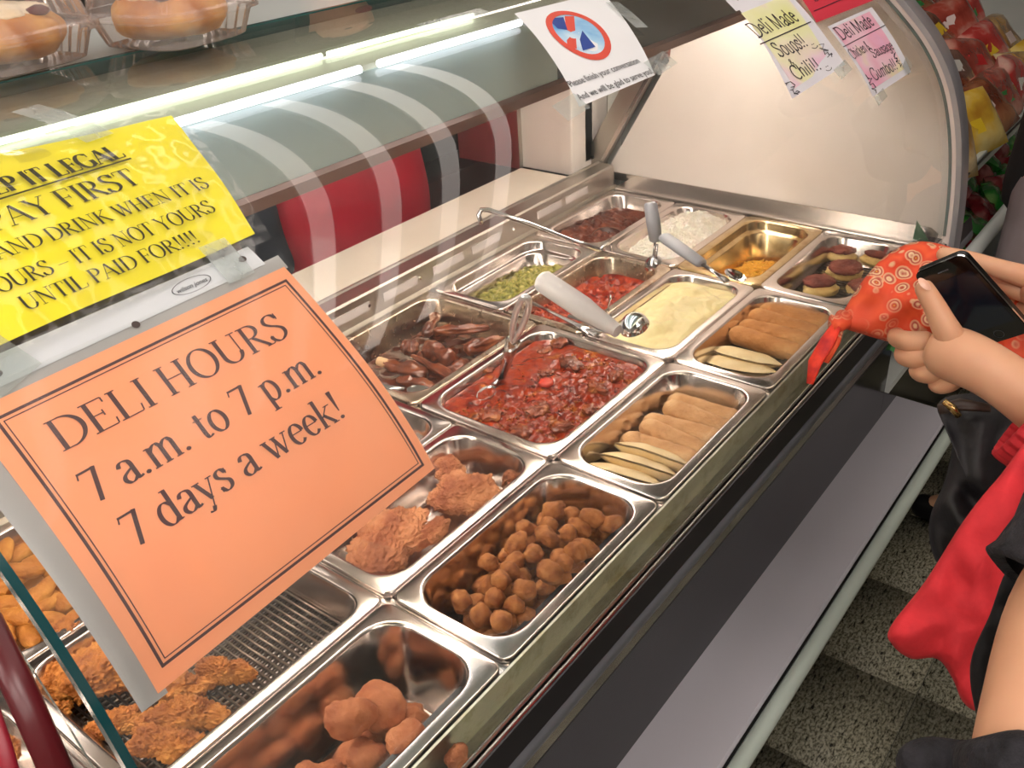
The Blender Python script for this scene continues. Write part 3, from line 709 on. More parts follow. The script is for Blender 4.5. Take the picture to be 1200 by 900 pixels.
# stew chunks
SAUS = wet('sausage slice', [(.3, '#b03020'), (.7, '#c4452f')], 30, .3, .2)
q = W(640, 448, -.006)
tag(MB().loops([[(.0125*k*math.cos(a), .0125*k*math.sin(a), z) for a in np.linspace(0, 2*math.pi, 25)[:-1]] for k, z in ((1, -.003), (1.03, 0), (.95, .003), (.6, .0038))], True, True).build('sausage_slice', SAUS, smooth=True), 'round red sausage slice floating in the middle of the stew', 'sausage').location = q
SCH = wet('stew chunk', [(.3, '#5f2413'), (.55, '#8a4425'), (.75, '#a86c2a')], 30, .25)
for i, (u, v, s, lab) in enumerate([(632, 480, .016, 'orange meat chunk with tiny bubbles near the front of the stew'), (668, 425, .017, 'dark shredded meat chunk near the back of the stew'), (640, 437, .010, 'small pale meat bit above the sausage slice'), (655, 402, .015, 'pinkish meat chunk at the back rim of the stew'),
        (700, 455, .015, 'brown meat chunk right of the sausage slice'), (575, 487, .016, 'long pink meat piece by the near left rim of the stew'), (722, 440, .013, 'meat chunk near the right rim of the stew'), (610, 505, .014, 'meat chunk near the front rim of the stew'), (660, 500, .015, 'red meat chunk by the front corner of the stew'),
        (690, 480, .012, 'small meat chunk between front corner and sausage slice'), (568, 432, .013, 'thin pale meat piece beside the slotted spoon'), (640, 410, .011, 'flat meat piece behind the spoon in the stew')]):
    o = link('meat_chunk', blob('meat_chunk', SCH if i != 1 else WING, (s*1.25, s*.9, s*.4), 110+i, 4, .5, 1.8, .12, 6)); o.location = W(u, v, -.009); o.rotation_euler = (0, 0, i*1.1); tag(o, lab, 'meat')

# ------------------------------------------------------------------ utensils
def bowl(m, c, r, depth, axis, n=20, th=.0012, k=7):
    """open bowl, axis points out of the opening"""
    axis = Vector(axis).normalized(); a = axis.orthogonal().normalized(); b_ = axis.cross(a); L = []
    for sgn, rr in ((0, r), (1, r-th)):
        rng = range(k+1) if sgn == 0 else range(k, -1, -1)
        for i in rng:
            t = math.pi/2*i/k
            L.append([c+(a*math.cos(q)+b_*math.sin(q))*max(rr*math.sin(t), .0003)-axis*depth*(math.cos(t)*rr/r) for q in np.linspace(0, 2*math.pi, n+1)[:-1]])
    m.loops(L, True, True)
def spoon_bowl(m, c, d, up, L, Wd, depth):
    d = Vector(d).normalized(); up = Vector(up).normalized(); s = d.cross(up).normalized(); up = s.cross(d); Lp = []
    for k, f in enumerate((1, .97, .8, .55, .25, .02)):
        z = -depth*(1-f*f)
        Lp.append([c+d*L*f*math.cos(q)*(1)+s*Wd*f*math.sin(q)+up*z for q in np.linspace(0, 2*math.pi, 25)[:-1]])
    lo = [[p-up*.0012 for p in l] for l in Lp][::-1]
    m.loops(lo+Lp, True, True)
# disher with white ribbed handle over the mash
a, b_, c = P(634, 328, 1.135), P(718, 384, 1.075), P(744, 385, 1.07)
t = empty('disher', b_, 'portion scoop with white ribbed handle and round steel bowl over the mashed potato', 'scoop')
m = MB(); d = (b_-a).normalized(); s = d.orthogonal().normalized(); s2 = d.cross(s); Lp = []
for k in range(31):
    f = k/30; rr = (.0135 if f < .6 else .0135-.005*(f-.6)/.4)*(.8 if k == 0 else 1)
    Lp.append([a.lerp(b_, f)+(s*math.cos(q)+s2*math.sin(q))*rr*(1+(.05 if (i % 2 and .02 < f < .7) else 0)) for i, q in enumerate(np.linspace(0, 2*math.pi, 25)[:-1])])
m.loops(Lp, True, True); part('handle', m, WHITEH, t, smooth=True, auto=40)
m = MB(); bowl(m, c+Vector((.0, 0, .002)), .0175, .0175, (.35, -.2, -.95), 28); part('scoop_bowl', m, CHROME, t, smooth=True, auto=60)
part('collar', MB().tube([b_-d*.003, b_+d*.008], .0085, 14), WHITEH, t, smooth=True, auto=40)
e = b_-d*.045
part('thumb_lever', MB().tube([b_+d*.004+Vector((0, 0, -.006)), b_-d*.02+Vector((0, 0, -.014)), e+Vector((0, 0, -.016)), e+Vector((-.005, .02, -.012))], .0035, 8, flat=.5), STH, t, smooth=True, auto=40)
# ladle standing in the red beans
t = empty('ladle', W(716, 372, -.01), 'small steel hook ladle standing in the red beans beside the mashed potato', 'ladle')
a = W(716, 372, -.012); m = MB(); bowl(m, a, .017, .012, (0, 0, 1), 20); part('ladle_bowl', m, STH, t, smooth=True, auto=60)
part('hook_handle', MB().tube([a+Vector((.004, .012, 0)), a+Vector((.008, .01, .02)), a+Vector((.010, .008, .036)), a+Vector((.004, .004, .042)), a+Vector((-.001, .0, .037))], .002, 8), STH, t, smooth=True)
# flat spoon handle lying over the red beans
t = empty('serving_spoon', W(650, 372, .006), 'flat steel spoon lying across the near rim of the red bean pan', 'spoon')
a, b_ = W(618, 352, .004), W(700, 392, .006)
part('spoon_handle', MB().tube([a, a.lerp(b_, .35), a.lerp(b_, .7), b_], [.006, .004, .006, .011], 10, flat=.25, up=(0, 0, 1)), STH, t, smooth=True)
# slotted spoon in the stew: long handle with loop end, leaning up
base, tip = W(588, 442, -.008), P(617, 348, 1.12)
t = empty('slotted_spoon', base, 'upright steel spoon with looped handle end dipping into the red stew', 'spoon')
d = (tip-base).normalized(); side = d.cross(fw).normalized()
m = MB(); pts = [base, base.lerp(tip, .3), base.lerp(tip, .55)]
m.tube(pts, [.0065, .009, .011], 10, flat=.35, up=tuple(fw)); part('spoon_stem', m, STH, t, smooth=True)
m = MB(); c0 = base.lerp(tip, .53); loop = []
for q in np.linspace(-math.pi/2, 1.5*math.pi, 22):
    f = (math.sin(q)+1)/2; wv = math.cos(q)*(.0045+.0045*f); loop.append(c0+d*(tip-c0).length*f+side*wv)
m.tube(loop, .0042, 8); part('handle_loop', m, steel('satin spoon steel', '#dcdcdc', .4, (4, 4, 4)), t, smooth=True)
m = MB(); q = W(570, 460, -.010); spoon_bowl(m, q, base-q, (0, 0, 1), .022, .014, .006)
m.tube([q+(base-q)*.5, base], .004, 8); part('spoon_bowl', m, STH, t, smooth=True)
# spoon resting on wing pan corner
t = empty('resting_spoon', W(480, 455, -.005), 'steel spoon resting in the near corner of the wing pan', 'spoon')
m = MB(); spoon_bowl(m, W(493, 458, -.002), W(493, 458, 0)-W(430, 440, 0), (0, 0, 1), .026, .016, .006); part('spoon_bowl', m, STH, t, smooth=True)
part('spoon_handle', MB().tube([W(400, 436, .004), W(430, 444, .003), W(458, 454, .001), W(474, 456, -.001)], [.005, .006, .006, .004], 10, flat=.5, up=(0, 0, 1)), STH, t, smooth=True)
# long hooked ladle over the rail into the chili
t = empty('long_ladle', W(700, 285, .03), 'long hooked steel ladle leaning from the rear rail into the chili', 'ladle')
hk = [P(564, 263, 1.68), P(561, 252, 1.68), P(564, 246, 1.68), P(572, 246, 1.67), P(620, 262, 1.66), P(670, 282, 1.655), P(703, 293, 1.65)]
part('hook_handle', MB().tube(hk, .0045, 8, flat=.45, up=(0, 0, 1)), STH, t, smooth=True)
q = W(712, 277, -.028); m = MB(); bowl(m, q, .036, .028, (-.2, -.15, 1), 28); part('ladle_bowl', m, STH, t, smooth=True, auto=60)
part('ladle_neck', MB().tube([hk[-1], q+Vector((-.028, -.03, .012)), q+Vector((-.025, -.02, .0))], .003, 8), STH, t, smooth=True)
# disher standing in the rice
a, b_ = P(762, 237, 1.62), P(769, 284, 1.63)
t = empty('disher', b_, 'portion scoop with blue grey handle standing upright in the rice', 'scoop')
d = (b_-a).normalized(); part('handle', MB().tube([a, a+d*.004, a.lerp(b_, .5), b_-d*.004, b_], [.009, .0115, .0125, .011, .006], 14), GREYH, t, smooth=True)
q = P(767, 303, 1.635)
for s in (-.005, .005): part('stem_wire', MB().tube([b_+Vector((s, s, 0)), q+Vector((s, s, 0))], .0022, 8), STH, t, smooth=True)
m = MB(); bowl(m, q-Vector((0, 0, .012)), .017, .017, (.3, -.5, -.8), 24); part('scoop_bowl', m, STH, t, smooth=True, auto=60)
# grey handled spoodle over the cheese
a, b_ = P(777, 277, 1.50), P(824, 310, 1.43)
t = empty('serving_scoop', b_, 'serving spoon with wide blue grey handle lying over the cheese pan corner', 'spoon')
d = (b_-a).normalized(); part('handle', MB().tube([a, a+d*.005, a.lerp(b_, .5), b_-d*.006, b_], [.009, .0125, .0125, .011, .007], 14, flat=.6, up=(0, 0, 1)), GREYH, t, smooth=True)
part('stem', MB().tube([b_, b_+d*.03, b_+d*.055], [.005, .004, .007], 8, flat=.5, up=(0, 0, 1)), STH, t, smooth=True)
m = MB(); spoon_bowl(m, P(862, 322, 1.39), d, (0, 0, 1), .02, .012, .006); part('spoon_bowl', m, CHROME, t, smooth=True)

# ------------------------------------------------------------------ lettering: skeleton strokes, inked thick and thin like a book face
def arc(cx, cy, rx_, ry_, a0, a1, n=16): return [(cx+rx_*math.cos(math.radians(a0+(a1-a0)*i/n)), cy+ry_*math.sin(math.radians(a0+(a1-a0)*i/n))) for i in range(n+1)]
def crv(*p):
    p = [p[0]]+list(p)+[p[-1]]; out = []
    for i in range(1, len(p)-2):
        for k in range(6):
            t = k/6; q = [.5*((2*p[i][j])+(-p[i-1][j]+p[i+1][j])*t+(2*p[i-1][j]-5*p[i][j]+4*p[i+1][j]-p[i+2][j])*t*t+(-p[i-1][j]+3*p[i][j]-3*p[i+1][j]+p[i+2][j])*t**3) for j in (0, 1)]; out.append(tuple(q))
    return out+[p[-2]]
def S(*xs): return [('s', [(x-.11, y), (x+.11, y)]) for x, y in xs]
V = lambda x, y0=0, y1=1: ('l', [(x, y0), (x, y1)])
LI = lambda *p: ('l', list(p))
CU = lambda p: ('l', p)
GLY = {
 'A': (.74, [('n', [(.06, 0), (.36, 1)]), LI((.37, 1), (.66, 0)), ('n', [(.16, .34), (.56, .34)])]+S((.06, 0), (.67, 0))),
 'C': (.68, [CU(arc(.37, .5, .32, .51, 50, 310, 26)), ('n', [(.6, .98), (.6, .68)])]),
 'D': (.76, [V(.14), CU(arc(.3, .5, .39, .49, 90, -90, 24)), ('n', [(.03, .985), (.32, .985)]), ('n', [(.03, .015), (.32, .015)])]),
 'E': (.62, [V(.15), ('n', [(.03, .985), (.54, .985)]), ('n', [(.15, .52), (.42, .52)]), ('n', [(.03, .015), (.56, .015)]), ('n', [(.54, .98), (.54, .82)]), ('n', [(.57, .02), (.59, .22)]), ('n', [(.42, .62), (.42, .42)])]),
 'F': (.57, [V(.15), ('n', [(.03, .985), (.53, .985)]), ('n', [(.15, .5), (.42, .5)]), ('n', [(.53, .98), (.53, .8)]), ('n', [(.42, .6), (.42, .4)])]+S((.15, .01))),
 'G': (.74, [CU(arc(.38, .5, .33, .51, 50, 320, 26)), V(.63, .05, .42), ('n', [(.62, .98), (.62, .7)])]+S((.61, .42))),
 'H': (.76, [V(.15), V(.61), ('n', [(.15, .52), (.61, .52)])]+S((.15, .01), (.61, .01), (.15, .99), (.61, .99))),
 'I': (.32, [V(.16)]+S((.16, .01), (.16, .99))),
 'K': (.76, [V(.15), ('n', [(.15, .45), (.58, .98)]), LI((.28, .6), (.66, .02))]+S((.15, .01), (.15, .99), (.56, .99), (.66, .01))),
 'L': (.62, [V(.15), ('n', [(.03, .015), (.55, .015)]), ('n', [(.56, .02), (.59, .25)])]+S((.15, .99))),
 'M': (.9, [('n', [(.13, 0), (.13, 1)]), LI((.13, 1), (.44, .04)), ('n', [(.44, .04), (.74, 1)]), V(.76)]+S((.12, .01), (.76, .01), (.1, .99), (.78, .99))),
 'N': (.78, [('n', [(.14, 0), (.14, 1)]), LI((.12, 1), (.63, .02)), ('n', [(.63, 0), (.63, 1)])]+S((.14, .01), (.1, .99), (.63, .99))),
 'O': (.76, [CU(arc(.38, .5, .32, .51, 90, 450, 36))]),
 'P': (.6, [V(.15), CU(arc(.28, .735, .24, .25, 90, -90, 16)), ('n', [(.03, .985), (.29, .985)]), ('n', [(.15, .485), (.29, .485)])]+S((.15, .01))),
 'R': (.7, [V(.15), CU(arc(.28, .75, .22, .235, 90, -90, 16)), ('n', [(.03, .985), (.29, .985)]), ('n', [(.15, .515), (.29, .515)]), LI((.3, .51), (.62, .02))]+S((.15, .01), (.64, .01))),
 'S': (.58, [CU(crv((.47, .8), (.40, .95), (.27, 1.0), (.13, .92), (.1, .76), (.2, .62), (.36, .5), (.47, .36), (.46, .16), (.33, .02), (.2, 0), (.08, .12), (.06, .25))), ('n', [(.48, .98), (.48, .74)]), ('n', [(.06, .02), (.06, .28)])]),
 'T': (.62, [V(.31), ('n', [(.03, .985), (.59, .985)]), ('n', [(.03, .98), (.02, .78)]), ('n', [(.59, .98), (.6, .78)])]+S((.31, .01))),
 'U': (.76, [LI((.15, 1), (.15, .32)), CU(arc(.385, .32, .235, .31, 180, 360, 16)), ('n', [(.62, .3), (.62, 1)])]+S((.15, .99), (.62, .99))),
 'W': (.98, [LI((.08, 1), (.31, .02)), ('n', [(.31, .02), (.52, .95)]), LI((.46, 1), (.68, .02)), ('n', [(.68, .02), (.9, 1)])]+S((.08, .99), (.47, .99), (.9, .99))),
 'Y': (.72, [LI((.08, 1), (.36, .5)), ('n', [(.36, .5), (.62, 1)]), V(.36, 0, .5)]+S((.36, .01), (.08, .99), (.62, .99))),
 '7': (.52, [('n', [(.06, .95), (.46, .95)]), LI((.45, .97), (.42, .86), (.22, 0)), ('n', [(.04, .78), (.09, .96)]), ('n', [(.06, .92), (.46, .92)])]),
 'a': (.47, [CU(crv((.08, .52), (.12, .63), (.21, .67), (.32, .62), (.35, .5))), LI((.35, .52), (.35, .1)), CU(crv((.35, .1), (.38, .03), (.47, .07))), CU(crv((.34, .4), (.2, .33), (.09, .24), (.07, .12), (.15, .02), (.25, .03), (.35, .13)))]),
 'b': (.52, [V(.1), CU(arc(.27, .33, .19, .33, 150, -150, 20))]),
 'c': (.44, [CU(arc(.25, .33, .19, .34, 50, 310, 20))]),
 'd': (.53, [V(.4), CU(arc(.24, .33, .18, .34, 40, 320, 22))]+[('s', [(.3, .98), (.41, .99)]), ('s', [(.39, .02), (.49, .03)])]),
 'e': (.46, [('n', [(.09, .38), (.4, .38)]), CU(arc(.24, .34, .17, .33, 8, 320, 22))]),
 'f': (.34, [V(.14, 0, .8), CU(arc(.25, .8, .11, .18, 180, 60, 8)), ('n', [(.02, .64), (.28, .64)])]),
 'g': (.5, [CU(arc(.23, .36, .17, .3, 30, 330, 20)), LI((.4, .66), (.4, -.12)), CU(arc(.24, -.12, .16, .17, 0, -160, 10))]),
 'h': (.52, [V(.1), CU(crv((.1, .45), (.2, .63), (.33, .66), (.4, .5))), LI((.4, .52), (.4, 0))]),
 'i': (.26, [V(.13, 0, .66), ('d', [(.13, .92)])]),
 'k': (.52, [V(.12), ('n', [(.13, .3), (.4, .63)]), LI((.21, .4), (.45, .02))]+[('s', [(.02, .98), (.12, .99)]), ('s', [(.03, .01), (.22, .01)]), ('s', [(.32, .64), (.5, .64)]), ('s', [(.36, .01), (.54, .01)])]),
 'l': (.25, [V(.12)]), 'L2': (.3, []),
 'm': (.8, [V(.12, 0, .64), CU(crv((.12, .48), (.22, .62), (.33, .66), (.4, .54))), V(.4, 0, .56), CU(crv((.4, .48), (.5, .62), (.61, .66), (.68, .54))), V(.68, 0, .56)]+[('s', [(.02, .63), (.12, .64)]), ('s', [(.03, .01), (.21, .01)]), ('s', [(.31, .01), (.49, .01)]), ('s', [(.59, .01), (.77, .01)])]),
 'n': (.52, [V(.1, 0, .64), CU(crv((.1, .45), (.2, .62), (.33, .66), (.4, .52))), V(.4, 0, .54)]),
 'o': (.52, [CU(arc(.26, .33, .19, .34, 90, 450, 26))]),
 'p': (.54, [V(.14, -.3, .63), CU(arc(.28, .33, .18, .34, 140, -140, 22))]+[('s', [(.03, .62), (.14, .64)]), ('s', [(.04, -.3), (.25, -.3)])]),
 'r': (.36, [V(.1, 0, .64), CU(crv((.1, .42), (.18, .6), (.3, .64)))]),
 's': (.42, [CU(crv((.33, .52), (.28, .63), (.2, .67), (.1, .6), (.1, .47), (.22, .36), (.33, .26), (.33, .1), (.24, .01), (.14, .02), (.06, .16))), ('n', [(.34, .65), (.34, .48)]), ('n', [(.06, .02), (.06, .18)])]),
 't': (.32, [LI((.14, .82), (.14, .14)), CU(crv((.14, .14), (.18, .02), (.3, .06))), ('n', [(.02, .64), (.27, .64)])]),
 'u': (.52, [V(.1, .18, .66), CU(arc(.24, .2, .14, .19, 180, 330, 10)), V(.4, 0, .66)]),
 'w': (.74, [LI((.07, .64), (.24, .02)), ('n', [(.24, .02), (.37, .55)]), LI((.34, .64), (.5, .02)), ('n', [(.5, .02), (.66, .64)])]+[('s', [(-.02, .64), (.16, .64)]), ('s', [(.26, .64), (.43, .64)]), ('s', [(.58, .64), (.74, .64)])]),
 'y': (.5, [LI((.07, .64), (.26, .05)), ('n', [(.42, .64), (.2, -.18)]), CU(crv((.2, -.16), (.14, -.29), (.04, -.27)))]+[('s', [(-.02, .64), (.17, .64)]), ('s', [(.34, .64), (.5, .64)])]),
 '!': (.32, [('e', [(.15, 1), (.15, .28)]), ('d', [(.15, .05)])]),
 '.': (.25, [('d', [(.12, .05)])]), '-': (.56, [('n', [(.03, .36), (.53, .36)])]), ' ': (.27, []),
 '&': (.6, [CU(crv((.5, .1), (.3, .5), (.15, .8), (.28, .95), (.38, .8), (.2, .5), (.08, .25), (.2, .03), (.4, .12), (.5, .4)))]),
 ':)': (.9, [CU(arc(.45, .45, .38, .42, 200, 340, 14)), ('d', [(.35, .7)]), ('d', [(.55, .7)])]),
}
def layout(txt, serif=True, gap=.0, thick=.115, thin=.035, jit=0, seed=1):
    """list of ribbons [(points, halfwidths)] in cap-height units, and the total width"""
    rnd = random.Random(seed); x = 0; R = []
    toks = list(txt)
    for ch in toks:
        ch = ':)' if ch == '~' else ch
        wd, st = GLY[ch]; dy = rnd.uniform(-jit, jit)
        for kd, pts in st:
            if not serif and kd == 's': continue
            pts = [(x+a+rnd.uniform(-jit, jit)*.4, b+dy+rnd.uniform(-jit, jit)*.4) for a, b in pts]
            if kd == 'd':
                a, b = pts[0]; r = .062 if serif else thick*.8
                R.append(([(a, b-r+2*r*i/6) for i in range(7)], [max(.006, math.sqrt(max(0, r*r-(r-2*r*i/6)**2))) for i in range(7)])); continue
            hw = []
            for i in range(len(pts)):
                a, b = pts[max(0, i-1)], pts[min(len(pts)-1, i+1)]
                dx, dy2 = b[0]-a[0], b[1]-a[1]; l = math.hypot(dx, dy2) or 1
                if not serif: h = thick/2
                elif kd in 'sn': h = thin/2
                elif kd == 'e': h = (thick*.65)*(1-.75*i/(len(pts)-1))
                else: h = (thin+(thick-thin)*abs(dy2/l)**1.3)/2
                hw.append(h)
            R.append((pts, hw))
        x += wd+gap
    return R, x-gap
def put_text(m, txt, p0, p1, H, sub=None, serif=True, off=.0008, **k):
    """p0,p1 = (x, s) on the glass where the text starts and ends; sub = visible part the span belongs to"""
    R, Wd = layout(txt, serif, **k)
    _, ws = layout(sub or txt, serif, **k)
    dx, ds = p1[0]-p0[0], p1[1]-p0[1]; L = math.hypot(dx, ds); ex, es = dx/L, ds/L; sc = L/ws; sh = Wd-ws
    ux, us = -es, ex
    for pts, hw in R:
        Lp = []
        for i, (a, b) in enumerate(pts):
            q, r_ = pts[max(0, i-1)], pts[min(len(pts)-1, i+1)]; tx, ty = r_[0]-q[0], r_[1]-q[1]; l = math.hypot(tx, ty) or 1; nx, ny = -ty/l*hw[i], tx/l*hw[i]
            row = []
            for sg in (1, -1):
                aa, bb = (a-sh+sg*nx)*sc, (b+sg*ny)*H
                row.append(gl(p0[0]+ex*aa+ux*bb, p0[1]+es*aa+us*bb, off))
            Lp.append(row)
        m.loops(Lp, ring=False)
def patch(corners, off, nx=10, ny=14, curl=None):
    """sheet lying on the glass; corners TL,TR,BR,BL as (x,s)"""
    TL, TR, BR, BL = corners; Lp = []
    for j in range(ny+1):
        v = j/ny; row = []
        for i in range(nx+1):
            u = i/nx
            x = (TL[0]*(1-u)+TR[0]*u)*(1-v)+(BL[0]*(1-u)+BR[0]*u)*v; s = (TL[1]*(1-u)+TR[1]*u)*(1-v)+(BL[1]*(1-u)+BR[1]*u)*v
            row.append(gl(x, s, off+(curl(u, v) if curl else 0)))
        Lp.append(row)
    m = MB(); m.loops(Lp[::-1], ring=False); return m
def sheet(root, name, corners, off, mat, thick=.0003, **k):
    a = patch(corners, off, **k); return part(name, a, mat, root, smooth=True)
INK = simple('black ink', '#54393a', .6); INKY = simple('ink on yellow', '#33300f', .6); PEN = simple('marker', '#2b2430', .6); INKG = simple('grey ink', '#3c3f45', .6)
def frame_lines(m, cs, wds, off):
    for i in range(4):
        a, b = cs[i], cs[(i+1) % 4]; d = (b[0]-a[0], b[1]-a[1]); l = math.hypot(*d); n = (-d[1]/l*wds, d[0]/l*wds); ex = (d[0]/l*wds, d[1]/l*wds)
        Lp = []
        for k in range(13):
            t = k/12; x, s = a[0]+d[0]*t, a[1]+d[1]*t
            if k == 0: x -= ex[0]; s -= ex[1]
            if k == 12: x += ex[0]; s += ex[1]
            Lp.append([gl(x+n[0], s+n[1], off), gl(x-n[0], s-n[1], off)])
        m.loops(Lp, ring=False)
# orange sign in its punched sleeve
t = empty('hours_sign', gl(-.22, .44, .003), 'orange sheet with DELI HOURS in a punched clear sleeve on the glass', 'sign')
OC = [(-.353, .549), (-.083, .551), (-.070, .337), (-.352, .326)]
OR = noisy('orange paper', [(.35, '#ffac7c'), (.7, '#ffb488')], 6, .6)
sheet(t, 'paper', OC, .002, OR)
SL = simple('sleeve margin', '#cfd4d8', .35)
sheet(t, 'sleeve_strip', [(-.368, .579), (-.098, .581), (-.096, .560), (-.368, .556)], .0022, SL)
GM = simple('sleeve grey border', '#a9aaa8', .4)
sheet(t, 'sleeve_edge', [(-.372, .558), (-.080, .563), (-.080, .549), (-.372, .547)], .0015, GM)
sheet(t, 'sleeve_edge', [(-.372, .558), (-.350, .558), (-.346, .322), (-.366, .322)], .0014, GM)
sheet(t, 'sleeve_front', [(-.370, .56), (-.079, .562), (-.067, .335), (-.364, .322)], .0038, glassmat('sleeve film', haze=.03, fres=1.25, rough=.05, hazec='#ffffff'), nx=20, ny=20, curl=lambda u, v: .0007*math.sin(u*9+v*4)+.0006*math.sin(v*11-u*5))
m = MB()
for f in (0, .0035):
    frame_lines(m, [(-.340+f, .537-f), (-.091-f, .539-f), (-.080-f, .346+f), (-.341+f, .340+f)], .0011 if f == 0 else .0004, .0024)
part('printed_border', m, INK, t)
m = MB(); put_text(m, 'DELI HOURS', (-.319, .4965), (-.119, .4955), .0235, off=.0027, thick=.105, thin=.035)
put_text(m, '7 a.m. to 7 p.m.', (-.323, .455), (-.116, .456), .0245, off=.0027, thick=.105); put_text(m, '7 days a week!', (-.318, .416), (-.120, .416), .0245, off=.0027, thick=.105)
part('printed_text', m, INK, t)
HOLE = simple('dark hole', '#4a3f3d', .8)
def disc(cx, cs, rx_, rs, off, ang=0, n=20, inner=0):
    m = MB(); ca, sa = math.cos(ang), math.sin(ang); Lp = []
    for k in ((1, inner) if inner else (1, .02)):
        Lp.append([gl(cx+(rx_*math.cos(q)*ca-rs*math.sin(q)*sa)*k, cs+(rx_*math.cos(q)*sa+rs*math.sin(q)*ca)*k, off) for q in np.linspace(0, 2*math.pi, n+1)[:-1]])
    return m.loops(Lp)
for x, s, rr in ((-.221, .5575, .0032), (-.111, .572, .0038), (-.322, .566, .0042)): part('punch_hole', disc(x, s+.0, rr, .003, .0030), HOLE, t)
part('logo_ring', disc(-.163, .569, .018, .0065, .0030, inner=.95), INKG, t)
def bfont(txt, size, ext_=0, shear=0, align='LEFT', bold=0):
    c = bpy.data.curves.new('t', 'FONT'); c.body = txt; c.size = size; c.shear = shear; c.offset = bold; c.resolution_u = 3; c.align_x = align
    o = bpy.data.objects.new('t', c); COL.objects.link(o); bpy.context.view_layer.update()
    me = bpy.data.meshes.new_from_object(o.evaluated_get(bpy.context.evaluated_depsgraph_get())); bpy.data.objects.remove(o); return me
def glass_font(name, txt, p0, p1, root, mat, off=.0032, shear=0, bold=0, hk=1.0):
    me = bfont(txt, 1, shear=shear, bold=bold); xs = [v.co.x for v in me.vertices]; x0, x1 = min(xs), max(xs)
    dx, ds = p1[0]-p0[0], p1[1]-p0[1]; L = math.hypot(dx, ds); ex, es = dx/L, ds/L; sc = L/(x1-x0)
    for v in me.vertices:
        a, b = (v.co.x-x0)*sc, v.co.y*sc*hk
        v.co = gl(p0[0]+ex*a-es*b, p0[1]+es*a+ex*b, off)
    me.materials.clear(); me.materials.append(mat); o = link(name, me); o.parent = root; o.matrix_parent_inverse = root_mat(root).inverted(); return o
glass_font('printed_logo', 'wilson jones', (-.177, .5665), (-.149, .5665), t, INKG, shear=.3, bold=.01)
# yellow sign
t = empty('payment_sign', gl(-.2, .68, .004), 'yellow taped sheet telling customers to PAY FIRST, above the orange sign', 'sign')
YC = [(-.325, .775), (-.044, .755), (-.083, .590), (-.362, .583)]
YC = [(-.325, .80), (-.044, .753), (-.083, .590), (-.362, .583)]
YEL = noisy('yellow paper', [(.3, '#fbee20'), (.7, '#fff432')], 5, .55)
crl = lambda u, v: .0012*math.sin(u*8+v*5)+.001*math.sin(v*9-u*4)+.004*max(0, u-.85)*6*max(0, .25-v)
sheet(t, 'paper', YC, .002, YEL, nx=24, ny=18, curl=crl)
sheet(t, 'tape_film', [(-.335, .808), (-.036, .760), (-.075, .578), (-.372, .571)], .0055, glassmat('crinkled film', haze=.03, fres=1.35, rough=.06, hazec='#ffffff'), nx=50, ny=40, curl=lambda u, v: crl(u, v)+.0012*noise.noise(Vector((u*14, v*12, 2)))+.0006*noise.noise(Vector((u*30, v*30, 5))))
m = MB()
kw = dict(off=.0052)
put_text(m, 'KEEP IT LEGAL', (-.232, .7145), (-.118, .7135), .0205, sub='EP IT LEGAL', thick=.2, thin=.06, **kw)
put_text(m, 'PAY FIRST', (-.241, .677), (-.129, .677), .0225, sub='AY FIRST', thick=.12, **kw)
put_text(m, 'FOOD AND DRINK WHEN IT IS', (-.268, .650), (-.083, .648), .0145, sub='AND DRINK WHEN IT IS', thick=.12, **kw)
put_text(m, 'YOURS - IT IS NOT YOURS', (-.285, .6215), (-.097, .622), .0145, sub='OURS - IT IS NOT YOURS', thick=.12, **kw)
put_text(m, 'UNTIL PAID FOR!!!!', (-.279, .600), (-.130, .600), .0135, thick=.12, **kw)
m.loops([[gl(x, .7105-.0, .0052), gl(x, .7085, .0052)] for x in np.linspace(-.262, -.117, 12)], ring=False)
part('printed_text', m, INKY, t)
# white no-phone sign
t = empty('no_phone_sign', gl(.5, .67, .004), 'white sheet with red barred phone symbol asking to finish conversations', 'sign')
WC = [(.496, .768), (.695, .760), (.574, .581), (.396, .581)]
sheet(t, 'paper', WC, .002, simple('white paper', '#eef0f3', .6))
def on_sheet(cx, cs, r, off, name, mat, inner=0, n=40, ax=(.1, .187), bx=(.178, 0)):
    """disc in the sheet's own sheared axes"""
    m = MB(); Lp = []
    for k in (1, inner or .02): Lp.append([gl(cx+r*k*(math.cos(q)*.98+math.sin(q)*.38), cs+r*k*(math.sin(q)*1.08), off) for q in np.linspace(0, 2*math.pi, n+1)[:-1]])
    return part(name, m.loops(Lp), mat, t)
PH1 = [(.525, .735), (.552, .727), (.524, .700), (.513, .708)]
PH2 = [(.520, .676), (.545, .690), (.528, .655), (.500, .656)]
BAR = [(.556, .728), (.570, .722), (.494, .662), (.481, .668)]
BLU = noisy('symbol blue', [(.3, '#4f9fdc'), (.55, '#a9d4f2'), (.75, '#e6f2fa')], 14, .5)
RED = simple('symbol red', '#e0523f', .5)
on_sheet(.534, .688, .047, .0024, 'symbol_ground', BLU)
m = MB()
def q2(m, pts, off): m.add([gl(a, b, off) for a, b in pts], [tuple(range(len(pts)))[::-1]])
q2(m, PH1, .0026); q2(m, PH2, .0026)
part('symbol_phone', m, simple('symbol navy', '#27479c', .5), t)
m = MB(); q2(m, BAR, .0030); part('symbol_bar', m, RED, t)
on_sheet(.534, .688, .052, .0028, 'symbol_ring', RED, .80)
glass_font('printed_text', 'Please finish your conversation', (.414, .6095), (.570, .606), t, INKG, bold=.004, hk=1.12)
glass_font('printed_text', 'And we will be glad to serve you!', (.406, .588), (.573, .584), t, INKG, bold=.004, hk=1.12)
